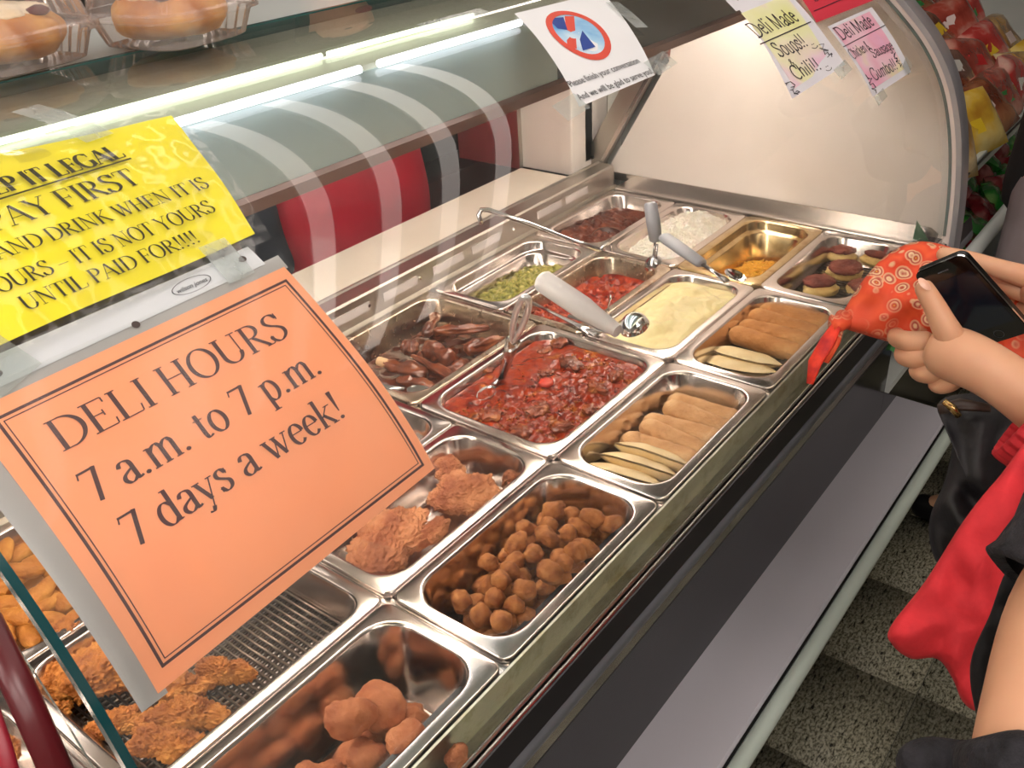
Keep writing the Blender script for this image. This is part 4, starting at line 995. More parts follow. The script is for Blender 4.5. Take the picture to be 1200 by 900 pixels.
# coloured handwritten signs
def crayon(name, stops, seed):
    m, nt, b = nmat(name); n = tex(nt, 'Noise', 7+seed, 2, .5); nt.links.new(ramp(nt, n, stops), b.inputs['Base Color']); b.inputs['Roughness'].default_value = .6; return m
PAPER = simple('sign paper', '#ecebf2', .6)
t = empty('soup_sign', gl(.95, .56, .004), 'handwritten pink and yellow sheet reading Deli Made Soups and Chili', 'sign')
SCn = [(.905, .634), (1.085, .636), (1.045, .468), (.825, .462)]
sheet(t, 'paper', SCn, .002, PAPER, curl=lambda u, v: .006*max(0, v-.7)*u)
sheet(t, 'crayon_shading', [(.895, .622), (1.065, .624), (1.005, .480), (.85, .474)], .0026, crayon('crayon yellow', [(.3, '#eef0a0'), (.48, '#f4f3c4'), (.6, '#f6d9e4'), (.75, '#f2b9e0')], 1))
HW = dict(serif=False, thick=.085, jit=.04)
m = MB(); kw = dict(off=.0032, **HW)
put_text(m, 'Deli Made', (.868, .571), (1.026, .570), .030, seed=1, **kw); put_text(m, 'Soups!!', (.880, .526), (.985, .524), .027, seed=2, **kw)
put_text(m, '&', (.890, .506), (.903, .506), .013, seed=3, **kw); put_text(m, 'Chili!!', (.873, .484), (.968, .480), .024, seed=4, **kw)
put_text(m, '~', (.985, .515), (1.012, .515), .012, **kw); put_text(m, '~', (.972, .472), (1.0, .472), .012, **kw)
m.loops([[gl(x, .5605, .0032), gl(x, .5585, .0032)] for x in np.linspace(.858, 1.053, 10)], ring=False)
rnd = random.Random(5)
for x0, s0 in ((1.02, .50), (.846, .474)):
    pts = [gl(x0+rnd.uniform(-.012, .012)+.010*i/14*0, s0+.026*i/16+rnd.uniform(-.004, .004)-.012, .0034) for i in range(17)]; m.tube(pts, .0006, 4)
part('handwriting', m, PEN, t)
t = empty('gumbo_sign', gl(1.18, .47, .004), 'handwritten pink sheet reading Deli Made Chicken and Sausage Gumbo', 'sign')
GC = [(1.092, .540), (1.300, .538), (1.268, .399), (1.072, .399)]
sheet(t, 'paper', GC, .002, PAPER)
sheet(t, 'crayon_shading', [(1.10, .534), (1.275, .532), (1.245, .410), (1.085, .410)], .0026, crayon('crayon pink', [(.3, '#f3efb8'), (.42, '#f6d0dc'), (.55, '#f5b3cb'), (.75, '#efc0e6')], 2))
m = MB(); put_text(m, 'Deli Made', (1.098, .506), (1.253, .505), .026, seed=6, **kw); put_text(m, 'Chicken &', (1.086, .469), (1.170, .470), .019, seed=7, **kw)
put_text(m, 'Sausage', (1.157, .454), (1.256, .450), .019, seed=8, **kw); put_text(m, 'Gumbo!!', (1.107, .420), (1.222, .416), .022, seed=9, **kw)
m.loops([[gl(x, .4965, .0032), gl(x, .4950, .0032)] for x in np.linspace(1.083, 1.288, 10)], ring=False)
for x0, s0 in ((1.238, .425), (1.09, .415)):
    pts = [gl(x0+rnd.uniform(-.010, .010), s0+.03*i/16+rnd.uniform(-.004, .004)-.012, .0034) for i in range(17)]; m.tube(pts, .0006, 4)
part('handwriting', m, PEN, t)
t = empty('red_sign', gl(1.17, .6, .004), 'bright red handwritten sheet between the two pastel signs at the top', 'sign')
sheet(t, 'paper', [(1.155, .70), (1.38, .69), (1.323, .548), (1.066, .554)], .0035, simple('red paper', '#dc3a4e', .55))
m = MB(); put_text(m, 'See a Family', (1.125, .590), (1.30, .588), .020, seed=11, off=.0045, **HW)
m.loops([[gl(x, .575, .0045), gl(x, .5735, .0045)] for x in np.linspace(1.09, 1.31, 10)], ring=False); part('handwriting', m, PEN, t)
t = empty('upper_white_sign', gl(.95, .68, .004), 'white sheet cut off by the top of the picture above the soup sign', 'sign')
sheet(t, 'paper', [(.945, .76), (1.10, .76), (1.034, .630), (.893, .630)], .0012, PAPER)
m = MB(); put_text(m, 'I been', (.925, .648), (1.02, .648), .024, seed=12, off=.002, **HW); part('handwriting', m, PEN, t)
# tape strips
def tape(x, s, w_, h, ang, lab, off=.0062):
    c, sn = math.cos(ang), math.sin(ang)
    cs = [(x+(a*c-b*sn), s+(a*sn+b*c)) for a, b in ((-w_, h), (w_, h), (w_, -h), (-w_, -h))]
    m = patch(cs, off, 3, 3); o = m.build('tape_strip', TAPE, smooth=True); tag(o, lab, 'tape', 'clear tape strips holding the signs')
for a in [(.378, .583, .026, .013, .1, 'tape strip on the lower left corner of the white phone sign'), (.60, .592, .03, .013, .1, 'tape strip on the lower right corner of the white phone sign'),
          (.655, .69, .012, .035, -.3, 'tape strip on the right edge of the white phone sign'), (-.125, .797, .014, .05, .1, 'vertical tape strip above the top edge of the yellow sign'), (-.225, .83, .016, .055, .1, 'leftmost vertical tape strip above the yellow sign'),
          (-.125, .575, .013, .02, 0, 'tape strip between the yellow sign and the orange sign at right'), (-.318, .572, .018, .02, .3, 'tape strip between yellow and orange signs at left'),
          (1.02, .462, .03, .010, .1, 'tape strip below the soup sign'), (1.09, .392, .025, .008, .1, 'tape strip under the lower left corner of the gumbo sign'), (1.255, .412, .02, .010, .3, 'tape strip under the lower right corner of the gumbo sign'), (.40, .79, .06, .010, 0, 'tape strip at the top left corner of the white phone sign')]:
    tape(*a)
# green corner of a tag standing at the far end
gt = MB().add([(1.36, -.018, .006), (1.36, -.05, .006), (1.363, -.018, .045), (1.364, -.018, .006), (1.364, -.05, .006), (1.366, -.018, .045)], [(0, 1, 2), (5, 4, 3), (0, 3, 4, 1), (1, 4, 5, 2), (2, 5, 3, 0)]).build('price_tag_holder', simple('green plastic', '#2f6b47', .4))
gt.location = (0, .02, 0); tag(gt, 'small green plastic wedge at the far front corner of the table', 'tag')
# dark red bands at the lower left, set in front of the glass joint
BANDM = noisy('maroon plastic', [(.3, '#3a0d12'), (.7, '#5a141c')], 9, .3)
for (a, b_, r_, lab) in (((0-30, 700), (78, 930), .0075, 'thick dark maroon strap hanging at the lower left corner'), ((-25, 790), (28, 960), .004, 'thin crimson strap left of the maroon one')):
    m = MB(); m.tube([P(*a, .47), P((a[0]+b_[0])/2+3, (a[1]+b_[1])/2, .465), P(*b_, .46)], r_, 12, flat=.5)
    tag(m.build('band', BANDM if r_ > .005 else simple('crimson strap', '#8c1b2c', .4), smooth=True), lab, 'band')

# ------------------------------------------------------------------ pastry clamshells on the top shelf
PAST = noisy('danish pastry', [(.3, '#a65a1c'), (.5, '#d08a35'), (.7, '#e9b764')], 16, .5, bs=.4, bscale=60)
ICING = noisy('icing', [(.4, '#f3e0b5'), (.6, '#fbf0d4')], 18, .35)
BERRY = simple('berry filling', '#5f1f22', .3)
def clamshell(loc, rot, lab, r=.078):
    t = empty('pastry_clamshell', loc, lab, 'pastry container', None, (0, 0, rot))
    def ring(rr, z, rib=0, sq=4.5, n=120):
        out = []
        for i in range(n):
            a = 2*math.pi*i/n; k = (abs(math.cos(a))**sq+abs(math.sin(a))**sq)**(-1/sq)
            q = rr*k*(1+(rib if i % 4 < 2 else -rib)); out.append((q*math.cos(a), q*math.sin(a), z))
        return out
    m = MB(); m.loops([ring(r*.78, .002), ring(r*.83, .004, .01), ring(r*.93, .027, .012), ring(r*.97, .032), ring(r*1.06, .033), ring(r*1.06, .036)], True); m.build('tray', PLASTIC, t, smooth=True, auto=40)
    m = MB(); m.loops([ring(r*1.07, .0365), ring(r*1.07, .041), ring(r*.98, .043), ring(r*.95, .052, .008), ring(r*.86, .078, .012), ring(r*.76, .088, .008), ring(r*.55, .091), ring(r*.1, .092)], False, True); m.build('lid', PLASTIC, t, smooth=True, auto=40)
    p = link('pastry', blob('pastry', PAST, (r*.86, r*.86, .030), int(rot*10)+200, 4, .10, 1.6, .03, 3), t); p.location = (0, 0, .034)
    p = link('icing', blob('icing', ICING, (r*.66, r*.62, .010), int(rot*10)+230, 4, .25, 2.2), t); p.location = (0, 0, .055)
    for i in range(5):
        a = i*1.3; p = link('berry_spot', blob('berry', BERRY, (.013, .011, .006), 240+i, 2, .2, 2), t); p.location = (r*.6*math.cos(a), r*.6*math.sin(a), .056)
clamshell((.140, .560, .573), .15, 'clear ribbed clamshell with an iced danish, right of the two')
clamshell((-.032, .622, .573), .15, 'clear ribbed clamshell with a berry danish cut off at the left')

# ------------------------------------------------------------------ self-service meat case beyond the end panel
mc = empty('meat_case', (2.6, .5, FZ), 'open cold case of packaged sliced meat beyond the deli case', 'display case')
WHT = simple('white enamel', '#e3e8e4', .3); CPR = simple('price rail', '#d9e2dd', .25)
def mp(name, mb, mat, **k): return part(name, mb, mat, mc, **k)
mp('shelf_front', MB().box(1.46, 4.4, .035, .05, -.045, -.005), CPR, bevel=.003)
mp('rail_line', MB().box(1.46, 4.4, .030, .0345, -.018, -.014), DARKM)
mp('upper_shelf', MB().add([(1.46, .05, -.02), (4.4, .05, -.02), (4.4, .75, .30), (1.46, .75, .30)], [(0, 1, 2, 3)]), WHT)
mp('lower_well', MB().box(1.46, 4.4, .02, .5, -.42, -.40), WHT)
mp('well_wall', MB().box(1.46, 4.4, .42, .44, -.40, -.06), WHT)
mp('kick_front', MB().box(1.461, 4.4, .03, .045, FZ, -.41), PANEL)
mp('front_glazing', MB().box(1.62, 4.4, -.03, -.01, -.41, -.19), simple('grey blue front', '#7f8da0', .3))
mp('bumper', MB().tube([(1.60, -.03, -.18), (4.4, -.03, -.18)], .018, 12), WHT, smooth=True)
mp('back_wall', MB().box(1.46, 4.4, .76, .80, -.4, 1.1), WHT)
def film(name, c0, c1, c2, sc=9):
    return noisy(name, [(.32, c0), (.5, c1), (.66, c2)], sc, .14, coat=.8, bs=.5, bscale=22, bdist=.01, spec=.8)
FIL = [film('ham pack', '#7a241c', '#b24a3c', '#d9a08e'), film('turkey pack', '#8a5a2c', '#c59a55', '#ead7a8'), film('roast pack', '#4d2015', '#7d3c25', '#b37a52'), film('red pack', '#a81d22', '#d1403c', '#efc2b4'), film('gold pack', '#b07818', '#e0b63a', '#f3dd8a')]
LAB = [simple('green label', '#2f8a43', .3), simple('white label', '#ecebe6', .3), simple('red label', '#c92a2e', .3), simple('yellow label', '#ecc92c', .3), simple('pale label', '#e9d6d2', .3)]
GRN = film('green bag', '#1d6b2a', '#3aa043', '#8fd06a', 14); RDB = film('dark red pack', '#6b1420', '#a02c38', '#c97b7b', 14)
def pack_mesh(a, b_, h, mat, seed):
    m = MB(); nx, ny = 10, 8; Lt = []
    for sgn in (-1, 1):
        Lp = []
        for j in range(ny+1):
            row = []
            for i in range(nx+1):
                u, v = -1+2*i/nx, -1+2*j/ny; e = (1-u**6)*(1-v**6)
                row.append((u*a*(1-.06*v*v), v*b_*(1-.06*u*u), sgn*h*e*(1+.35*noise.noise(Vector((u*2.5+seed, v*2.5, sgn))))))
            Lp.append(row)
        m.loops(Lp if sgn > 0 else Lp[::-1], ring=False)
    return m.mesh('film_pack', mat)
packs = [pack_mesh(.115, .085, .026, FIL[i % 5], i) for i in range(10)]
rnd = random.Random(11); n = 0
words = ['reddish', 'tan', 'brown', 'bright red', 'golden']
sl = math.atan2(.32, .70)
for j in range(5):
    for i in range(9):
        x, y = 1.54+i*.17+rnd.uniform(-.02, .02), .10+j*.125; z = -.02+(y-.05)*.32/.70+.045
        k = (i*3+j*2) % 5
        t = empty('meat_pack', (x, y, z), '%s film-wrapped meat pack on the sloping upper shelf' % words[k], 'meat pack', '%s packs on the upper cold shelf' % words[k], (sl+rnd.uniform(.2, .7), rnd.uniform(-.25, .25), rnd.uniform(-.5, .1)))
        link('film_pack', packs[(k+5*(i % 2))], t)
        l = MB().box(-.04, .035, -.025, .012, .0215, .0225).build('label', LAB[(i+j) % 5], t); l.location = (rnd.uniform(-.02, .02), rnd.uniform(-.01, .015), .004)
gp = [pack_mesh(.06, .045, .022, m_, 30+q) for q, m_ in enumerate((GRN, RDB))]
for j in range(3):
    for i in range(13):
        x, y = 1.52+i*.115+rnd.uniform(-.01, .01), .06+j*.11; k = (i+j*2) % 2
        o = link('small_pack', gp[k]); o.scale = (1.35,)*3; o.location = (x, y, -.27+.05*j); o.rotation_euler = (rnd.uniform(.3, .8), rnd.uniform(-.3, .3), rnd.uniform(-.6, .6))
        tag(o, ['small green pack in the lower well of the cold case', 'small dark red pack in the lower well of the cold case'][k], 'pack', ['green packs in the lower well', 'dark red packs in the lower well'][k])

# ------------------------------------------------------------------ kitchen side
kc = MB().box(-1.4, .55, 2.0, 2.6, FZ, .12).build('back_counter', simple('dark cabinet', '#2c2422', .3)); tag(kc, 'dark brown back counter behind the servers at the left', 'counter')
for i in range(8):
    part('cabinet_door', MB().box(-1.38+i*.24, -1.16+i*.24, 1.985, 1.999, -.8, .08), simple('door brown', '#3a2a26', .3), kc)
rk = empty('kitchen_rack', (1.9, 1.9, FZ), 'dark red and black shelving behind the server', 'shelf')
for i, c in enumerate(('#5a1a1e', '#1d2028', '#6b3228', '#223145')):
    part('rack_shelf', MB().box(1.2, 2.8, 1.9, 2.2, -.5+i*.22, -.36+i*.22), simple('rack colour %d' % i, c, .3), rk)
part('rack_back', MB().box(1.15, 2.85, 2.2, 2.25, FZ, .9), DARKM, rk)

# ------------------------------------------------------------------ people
SKIN = noisy('skin', [(.3, '#c08a68'), (.6, '#d6a380'), (.8, '#dcae8e')], 7, .5, bs=.15, bscale=160, bdist=.0006, sss=.12)
def skin_obj(name, chains, mat, parent=None, levels=2, label=None):
    """one surface grown along connected chains; chains: list of [(point, radius), ...]; points shared by position"""
    vs, rs, es, idx = [], [], [], {}
    for ch in chains:
        prev = None
        for p, r_ in ch:
            key = tuple(round(c, 4) for c in p)
            if key not in idx: idx[key] = len(vs); vs.append(tuple(p)); rs.append(r_ if isinstance(r_, tuple) else (r_, r_))
            i = idx[key]
            if prev is not None and prev != i: es.append((prev, i))
            prev = i
    me = bpy.data.meshes.new(name); me.from_pydata(vs, es, []); me.materials.append(mat)
    o = bpy.data.objects.new(name, me); COL.objects.link(o)
    bm = bmesh.new(); bm.from_mesh(me); ly = bm.verts.layers.skin.verify(); bm.verts.ensure_lookup_table()
    for i, v in enumerate(bm.verts): v[ly].radius = rs[i]; v[ly].use_root = (i == 0)
    bm.to_mesh(me); bm.free()
    sk = o.modifiers.new('skin', 'SKIN'); sk.use_smooth_shade = True; sk.branch_smoothing = .6
    if levels: sb = o.modifiers.new('sub', 'SUBSURF'); sb.levels = levels; sb.render_levels = levels
    if parent: o.parent = parent; o.matrix_parent_inverse = root_mat(parent).inverted()
    if label: o['label'] = label
    return o
HAIR = noisy('dark hair', [(.4, '#1d1512'), (.6, '#33241c')], 30, .5)
def head(root, c, fwd, hair=HAIR, k=1.0):
    """face, ears, hair as children; c = centre of head"""
    fwd = Vector(fwd).normalized(); up = Vector((0, 0, 1)); sd = fwd.cross(up).normalized()
    bm = bmesh.new(); bmesh.ops.create_icosphere(bm, subdivisions=4, radius=1)
    for v in bm.verts:
        x, y, z = v.co  # x side, y forward, z up
        w_ = .074*(1-.22*max(0, -z)**1.5); q = Vector((x*w_, y*.094, z*.118))
        f = max(0, y)
        q.y += .020*math.exp(-((x/.16)**2+((z+.12)/.22)**2))*f
        q.y += .006*math.exp(-((x/.3)**2+((z+.48)/.09)**2))*f
        q.y -= .010*(math.exp(-(((abs(x)-.42)/.16)**2+((z-.05)/.10)**2)))*f
        q.y += .008*math.exp(-((x/.35)**2+((z+.85)/.2)**2))*f
        q.x += math.copysign(.010, x)*math.exp(-(((y+.02)/.12)**2+((z+.02)/.22)**2))*(abs(x) > .8)
        v.co = (c + sd*q.x*k + fwd*q.y*k + up*q.z*k)
    me = bpy.data.meshes.new('head'); bm.to_mesh(me); bm.free(); me.materials.append(SKIN); me.polygons.foreach_set('use_smooth', [True]*len(me.polygons))
    o = link('head', me); o.parent = root; o.matrix_parent_inverse = root_mat(root).inverted()
    for s in (-1, 1):
        m = MB(); e = c+sd*(s*.031*k)+fwd*.083*k+up*.006*k
        m.loops([[tuple(e+sd*.012*math.cos(q)*r_+up*.006*math.sin(q)*r_+fwd*(.006*(1-r_))) for q in np.linspace(0, 6.283, 13)[:-1]] for r_ in (1, .6, .1)], False, True)
        part('eye', m, simple('eye', '#2a211d', .2), root, smooth=True)
    m = MB(); e = c+fwd*.096*k-up*.056*k
    m.loops([[tuple(e+sd*.024*math.cos(q)*r_+up*.007*math.sin(q)*r_+fwd*(.004*(1-r_))) for q in np.linspace(0, 6.283, 15)[:-1]] for r_ in (1, .6, .1)], False, True)
    part('mouth', m, simple('lips', '#9c4f48', .4), root, smooth=True)
    bm = bmesh.new(); bmesh.ops.create_icosphere(bm, subdivisions=4, radius=1)
    for v in bm.verts:
        x, y, z = v.co; g_ = 1.0 if (y < .35+z*.7) else .82
        v.co = c + sd*x*.086*k*g_ + fwd*(y*.102-.012)*k*g_ + up*(z*.124+.012)*k*g_
    me = bpy.data.meshes.new('hair'); bm.to_mesh(me); bm.free(); me.materials.append(hair); me.polygons.foreach_set('use_smooth', [True]*len(me.polygons))
    o = link('hair', me); o.parent = root; o.matrix_parent_inverse = root_mat(root).inverted()
def person(loc, yaw, label, top, bottom, arms, Hh=1.68, lean=0, shoes=None, apron=None, wide=1.0, legs=True):
    """arms: list of two chains of world points [elbow, wrist, ...] or None for hanging"""
    root = empty('person', (loc[0], loc[1], FZ), label, 'person')
    f = Vector((math.cos(yaw), math.sin(yaw), 0)); s = Vector((f.y, -f.x, 0)); up = Vector((0, 0, 1))
    B = Vector((loc[0], loc[1], FZ)); k = Hh/1.68
    pt = lambda a, b, z: B+f*(a*k+lean*max(0, z-.9)*.5)+s*b*k*wide+up*z*k
    pel = pt(0, 0, .93); belly = pt(.01, 0, 1.08); chest = pt(0, 0, 1.27); nk = pt(-.01, 0, 1.43); hd = pt(.01, 0, 1.50)
    sh = [pt(-.01, q*.17, 1.37) for q in (-1, 1)]; hip = [pt(0, q*.09, .88) for q in (-1, 1)]
    body = [[(pel, .12*k), (belly, .115*k), (chest, .125*k), (nk, .055*k), (hd, .05*k)]]
    legc = []
    for i, q in enumerate((-1, 1)):
        legc.append([(pel, .12*k), (hip[i], .085*k), (pt(.01, q*.095, .50), .058*k), (pt(-.02, q*.10, .10), .038*k), (pt(.11, q*.11, .035), .03*k)])
    armc = []
    for i in range(2):
        a = arms[i] if arms else None
        if a is None: a = [pt(-.02, (-1, 1)[i]*.23, 1.10), pt(.04, (-1, 1)[i]*.24, .86), pt(.05, (-1, 1)[i]*.24, .78)]
        rr = [.037, .025, .022]+[.02]*9
        armc.append([(chest, .125*k), (sh[i], .05*k)]+[(Vector(p), rr[j]*k) for j, p in enumerate(a)])
    skin_obj('body', body+legc+armc, SKIN, root, 2)
    ex = lambda ch, g_: [(p, r_+g_) for p, r_ in ch]
    skin_obj('trousers', [ex(c[:4], .012) for c in legc]+[[(pel, .132*k), (belly, .118*k)]], bottom, root, 2)
    skin_obj('top', [ex([(pt(0, 0, .84), .12*k), (pel, .14*k), (belly, .13*k), (chest, .135*k), (nk, .058*k)], .018)]+[[(c[0][0], .14*k)]+ex(c[1:4], .014) for c in armc], top, root, 2)
    for i, q in enumerate((-1, 1)):
        skin_obj('shoe', [[(pt(-.05, q*.10, .04), .04), (pt(.05, q*.105, .035), .042), (pt(.15, q*.115, .03), .032)]], shoes or BLACK, root, 2)
    head(root, pt(.03, 0, 1.60), f, k=k)
    return root, pt
REDC = noisy('red knit', [(.3, '#b01822'), (.7, '#d62a33')], 30, .8, bs=.4, bscale=140)
REDW = noisy('red work shirt', [(.35, '#b0142c'), (.7, '#d0203c')], 5, .6, bs=.5, bscale=7, bdist=.01)
NAVY = noisy('navy cloth', [(.3, '#141b26'), (.7, '#212b3a')], 12, .8)
BLKC = noisy('black cloth', [(.3, '#0b0b0d'), (.7, '#17171a')], 12, .85, bs=.4, bscale=30)
DKTR = noisy('dark grey cloth', [(.3, '#19181b'), (.7, '#2c2a2e')], 8, .8, bs=.5, bscale=9, bdist=.01)
GRYT = noisy('grey brown cloth', [(.3, '#75696a'), (.7, '#938789')], 6, .85, bs=.6, bscale=10, bdist=.01)
BLKN = noisy('black wool knit', [(.3, '#0e0e11'), (.6, '#26252a'), (.8, '#3a383d')], 60, .95, bs=1, bscale=90, bdist=.006)
# server: broad torso built from side by side chains
def server():
    root = empty('person', (.98, 1.30, FZ), 'server in a bright red work shirt leaning at the cutting board', 'person')
    X = lambda x, y, z: Vector((x, y, z))
    pel, chest, nk = X(.98, 1.33, .03), X(.97, 1.24, .38), X(.96, 1.22, .56)
    la = [(chest, .12), (X(.74, 1.25, .46), .055), (X(.67, 1.26, .22), .045), (X(.67, 1.22, .0), .032), (X(.68, 1.19, -.10), .026)]
    ra = [(chest, .12), (X(1.18, 1.24, .46), .055), (X(1.32, 1.20, .25), .045), (X(1.30, 1.06, .28), .03), (X(1.26, .98, .28), .026)]
    legs = [[(pel, .13), (X(.98+s*.10, 1.33, -.05), .09), (X(.98+s*.11, 1.34, -.42), .06), (X(.98+s*.11, 1.36, -.82), .042), (X(.98+s*.12, 1.27, -.865), .035)] for s in (-1, 1)]
    skin_obj('body', [[(pel, .13), (X(.975, 1.28, .2), .12), (chest, .12), (nk, .055), (X(.96, 1.20, .64), .05)], la, ra]+legs, SKIN, root, 2)
    skin_obj('trousers', [[(p, q+.012) for p, q in l[:4]] for l in legs], NAVY, root, 2)
    m = MB(); L = []
    for k in range(15):
        f = k/14; z = -.16+f*.66; wx = .265-.05*f+.02*math.sin(f*9); wy = .15-.02*f; cx, cy = .98-.015*f, 1.31-.09*f
        L.append([(cx+wx*math.copysign(abs(math.cos(q))**.8, math.cos(q))*(1+.03*math.sin(7*q+f*5)), cy+wy*math.copysign(abs(math.sin(q))**.8, math.sin(q))*(1+.05*math.sin(5*q+f*7)), z) for q in np.linspace(0, 2*math.pi, 41)[:-1]])
    m.loops(L, True, True); part('shirt', m, REDW, root, smooth=True)
    for c in (la, ra): skin_obj('sleeve', [[(p, q+.022) for p, q in c[1:5]]], NAVY if c is la else REDW, root, 2)
    for s in (-1, 1): skin_obj('shoe', [[(X(.98+s*.11, 1.40, -.86), .04), (X(.98+s*.115, 1.30, -.865), .042), (X(.98+s*.12, 1.20, -.87), .03)]], BLACK, root, 2)
    head(root, X(.955, 1.18, .74), (-.1, -1, 0))
server()
# shopper in black jacket and grey trousers beyond
person((1.80, -.20), math.radians(80), 'shopper in a black jacket and loose grey trousers at the cold case', BLKC, GRYT, [[(1.60, -.26, .20), (1.69, -.19, .09), (1.74, -.17, .07)], [(2.03, -.28, .20), (1.94, -.19, .09), (1.88, -.17, .07)]], Hh=1.66, wide=1.2)
# shopper holding the phone: stands to the right of the picture, arms reach in
def shopper():
    root = empty('person', (.47, -.80, FZ), 'shopper in a red knit sweater whose hands hold a black phone', 'person')
    X = lambda x, y, z: Vector((x, y, z))
    pel, belly, chest, nk = X(.47, -.80, .02), X(.47, -.79, .18), X(.47, -.80, .36), X(.47, -.81, .53)
    w1, p1 = P(1166, 436, .93), P(1112, 412, .955); e1 = X(.33, -.70, .12); s1 = X(.30, -.80, .44)
    w2, p2 = P(1275, 355, .97), P(1222, 335, .985); e2 = X(.66, -.70, .14); s2 = X(.64, -.80, .44)
    m1 = w1.lerp(e1, .45)
    a1 = [(chest, .12), (s1, .052), (e1, .042), (m1, .036), (w1, .0285), (P(1136, 422, .94), .031), (p1, .031), (P(1092, 404, .972), .026)]
    a2 = [(chest, .12), (s2, .052), (e2, .042), (w2.lerp(e2, .4), .034), (w2, .027), (p2, .030), (P(1196, 328, .995), .022)]
    legs = [[(pel, .125), (X(.47+s*.10, -.80, -.05), .085), (X(.47+s*.10, -.79, -.42), .058), (X(.47+s*.11, -.82, -.82), .04), (X(.47+s*.12, -.73, -.868), .032)] for s in (-1, 1)]
    skin_obj('body', [[(pel, .125), (belly, .115), (chest, .12), (nk, .052), (X(.47, -.80, .60), .048)], a1, a2]+legs, SKIN, root, 2)
    skin_obj('trousers', [[(p, q+.012) for p, q in l[:4]] for l in legs], BLKC, root, 2)
    skin_obj('sweater', [[(X(.47, -.80, .05), .13), (belly, .125), (chest, .135), (nk, .058)]], REDC, root, 2)
    for a, nm in ((a1, 0), (a2, 1)):
        sh, el = a[1][0], a[2][0]; wr = a[4][0]; cu = (P(1196, 492, .885) if nm == 0 else wr.lerp(el, .25))
        skin_obj('sleeve', [[(chest, .12), (sh, .068), (el, .054), (cu.lerp(el, .35), .045)]], REDC, root, 2)
        # ribbed cuff
        d = (cu-el).normalized(); st = el.lerp(cu, .60); m = MB(); L = []
        aa = d.orthogonal().normalized(); bb = d.cross(aa)
        for k, (f, rr) in enumerate(((0, .046), (.2, .046), (.45, .0435), (.7, .042), (.96, .0415), (1, .040), (1, .036), (.9, .035))):
            c = st.lerp(cu, f); L.append([tuple(c+(aa*math.cos(q)+bb*math.sin(q))*rr*(1+.028*(1 if i % 4 < 2 else -1)*(k > 1))) for i, q in enumerate(np.linspace(0, 2*math.pi, 97)[:-1])])
        m.loops(L); part('cuff', m, REDC, root, smooth=True)
    F = lambda nm, pts, lab=None: skin_obj(nm, [[(P(*q[:3]), q[3]) for q in pts]], SKIN, root, 2, lab)
    F('thumb', [(1122, 408, .945, .017), (1108, 385, .940, .0145), (1094, 356, .940, .0115), (1083, 338, .943, .0105), (1079, 330, .945, .0085)])
    F('finger', [(1095, 402, .970, .014), (1064, 400, .985, .0115), (1049, 396, 1.01, .0105), (1052, 388, 1.04, .009)])
    F('finger', [(1100, 416, .968, .014), (1072, 421, .98, .0115), (1058, 418, 1.00, .011), (1060, 406, 1.04, .009)])
    F('finger', [(1110, 428, .962, .013), (1088, 440, .97, .0115), (1075, 437, .99, .0105), (1078, 424, 1.03, .009)])
    F('finger', [(1126, 436, .955, .013), (1110, 452, .96, .0105), (1097, 453, .975, .0095), (1098, 440, 1.01, .008)])
    F('finger', [(1222, 330, .985, .015), (1180, 318, .985, .0115), (1135, 304, .99, .0100), (1112, 299, .995, .0092), (1096, 297, 1.0, .0075)])
    F('finger', [(1225, 348, .99, .014), (1190, 340, 1.0, .0110), (1165, 328, 1.012, .0098), (1150, 320, 1.025, .008)])
    F('finger', [(1228, 362, 1.0, .013), (1195, 360, 1.02, .0105), (1172, 350, 1.035, .0095), (1160, 342, 1.045, .008)])
    F('finger', [(1230, 376, 1.01, .012), (1205, 378, 1.03, .0095), (1188, 370, 1.045, .008)])
    F('thumb', [(1240, 372, .975, .015), (1232, 392, .985, .0125), (1222, 405, .99, .010)])
    n = P(1083, 333, .9335); m = MB(); a, b_ = (P(1090, 346, .93)-P(1079, 329, .934)).normalized(), rx
    part('thumb_nail', m.loops([[tuple(n+a*.0075*math.cos(q)*k+(b_*.0052*math.sin(q))*k-fw*(.0028-.002*k)) for q in np.linspace(0, 6.283, 15)[:-1]] for k in (1, .6, .1)], False, True), simple('nail', '#e3b39b', .25), root, smooth=True)
    # loose cardigan front hanging forward
    cloth_shape(root, 'sweater_hem', [(1215, 520), (1168, 562), (1128, 612), (1085, 680), (1043, 735), (1046, 756), (1068, 772), (1098, 772), (1116, 795), (1128, 822), (1146, 832), (1158, 800), (1172, 770), (1215, 700)], .80, .02, REDC, 7)
    head(root, X(.46, -.77, .70), (-.2, 1, -.2))
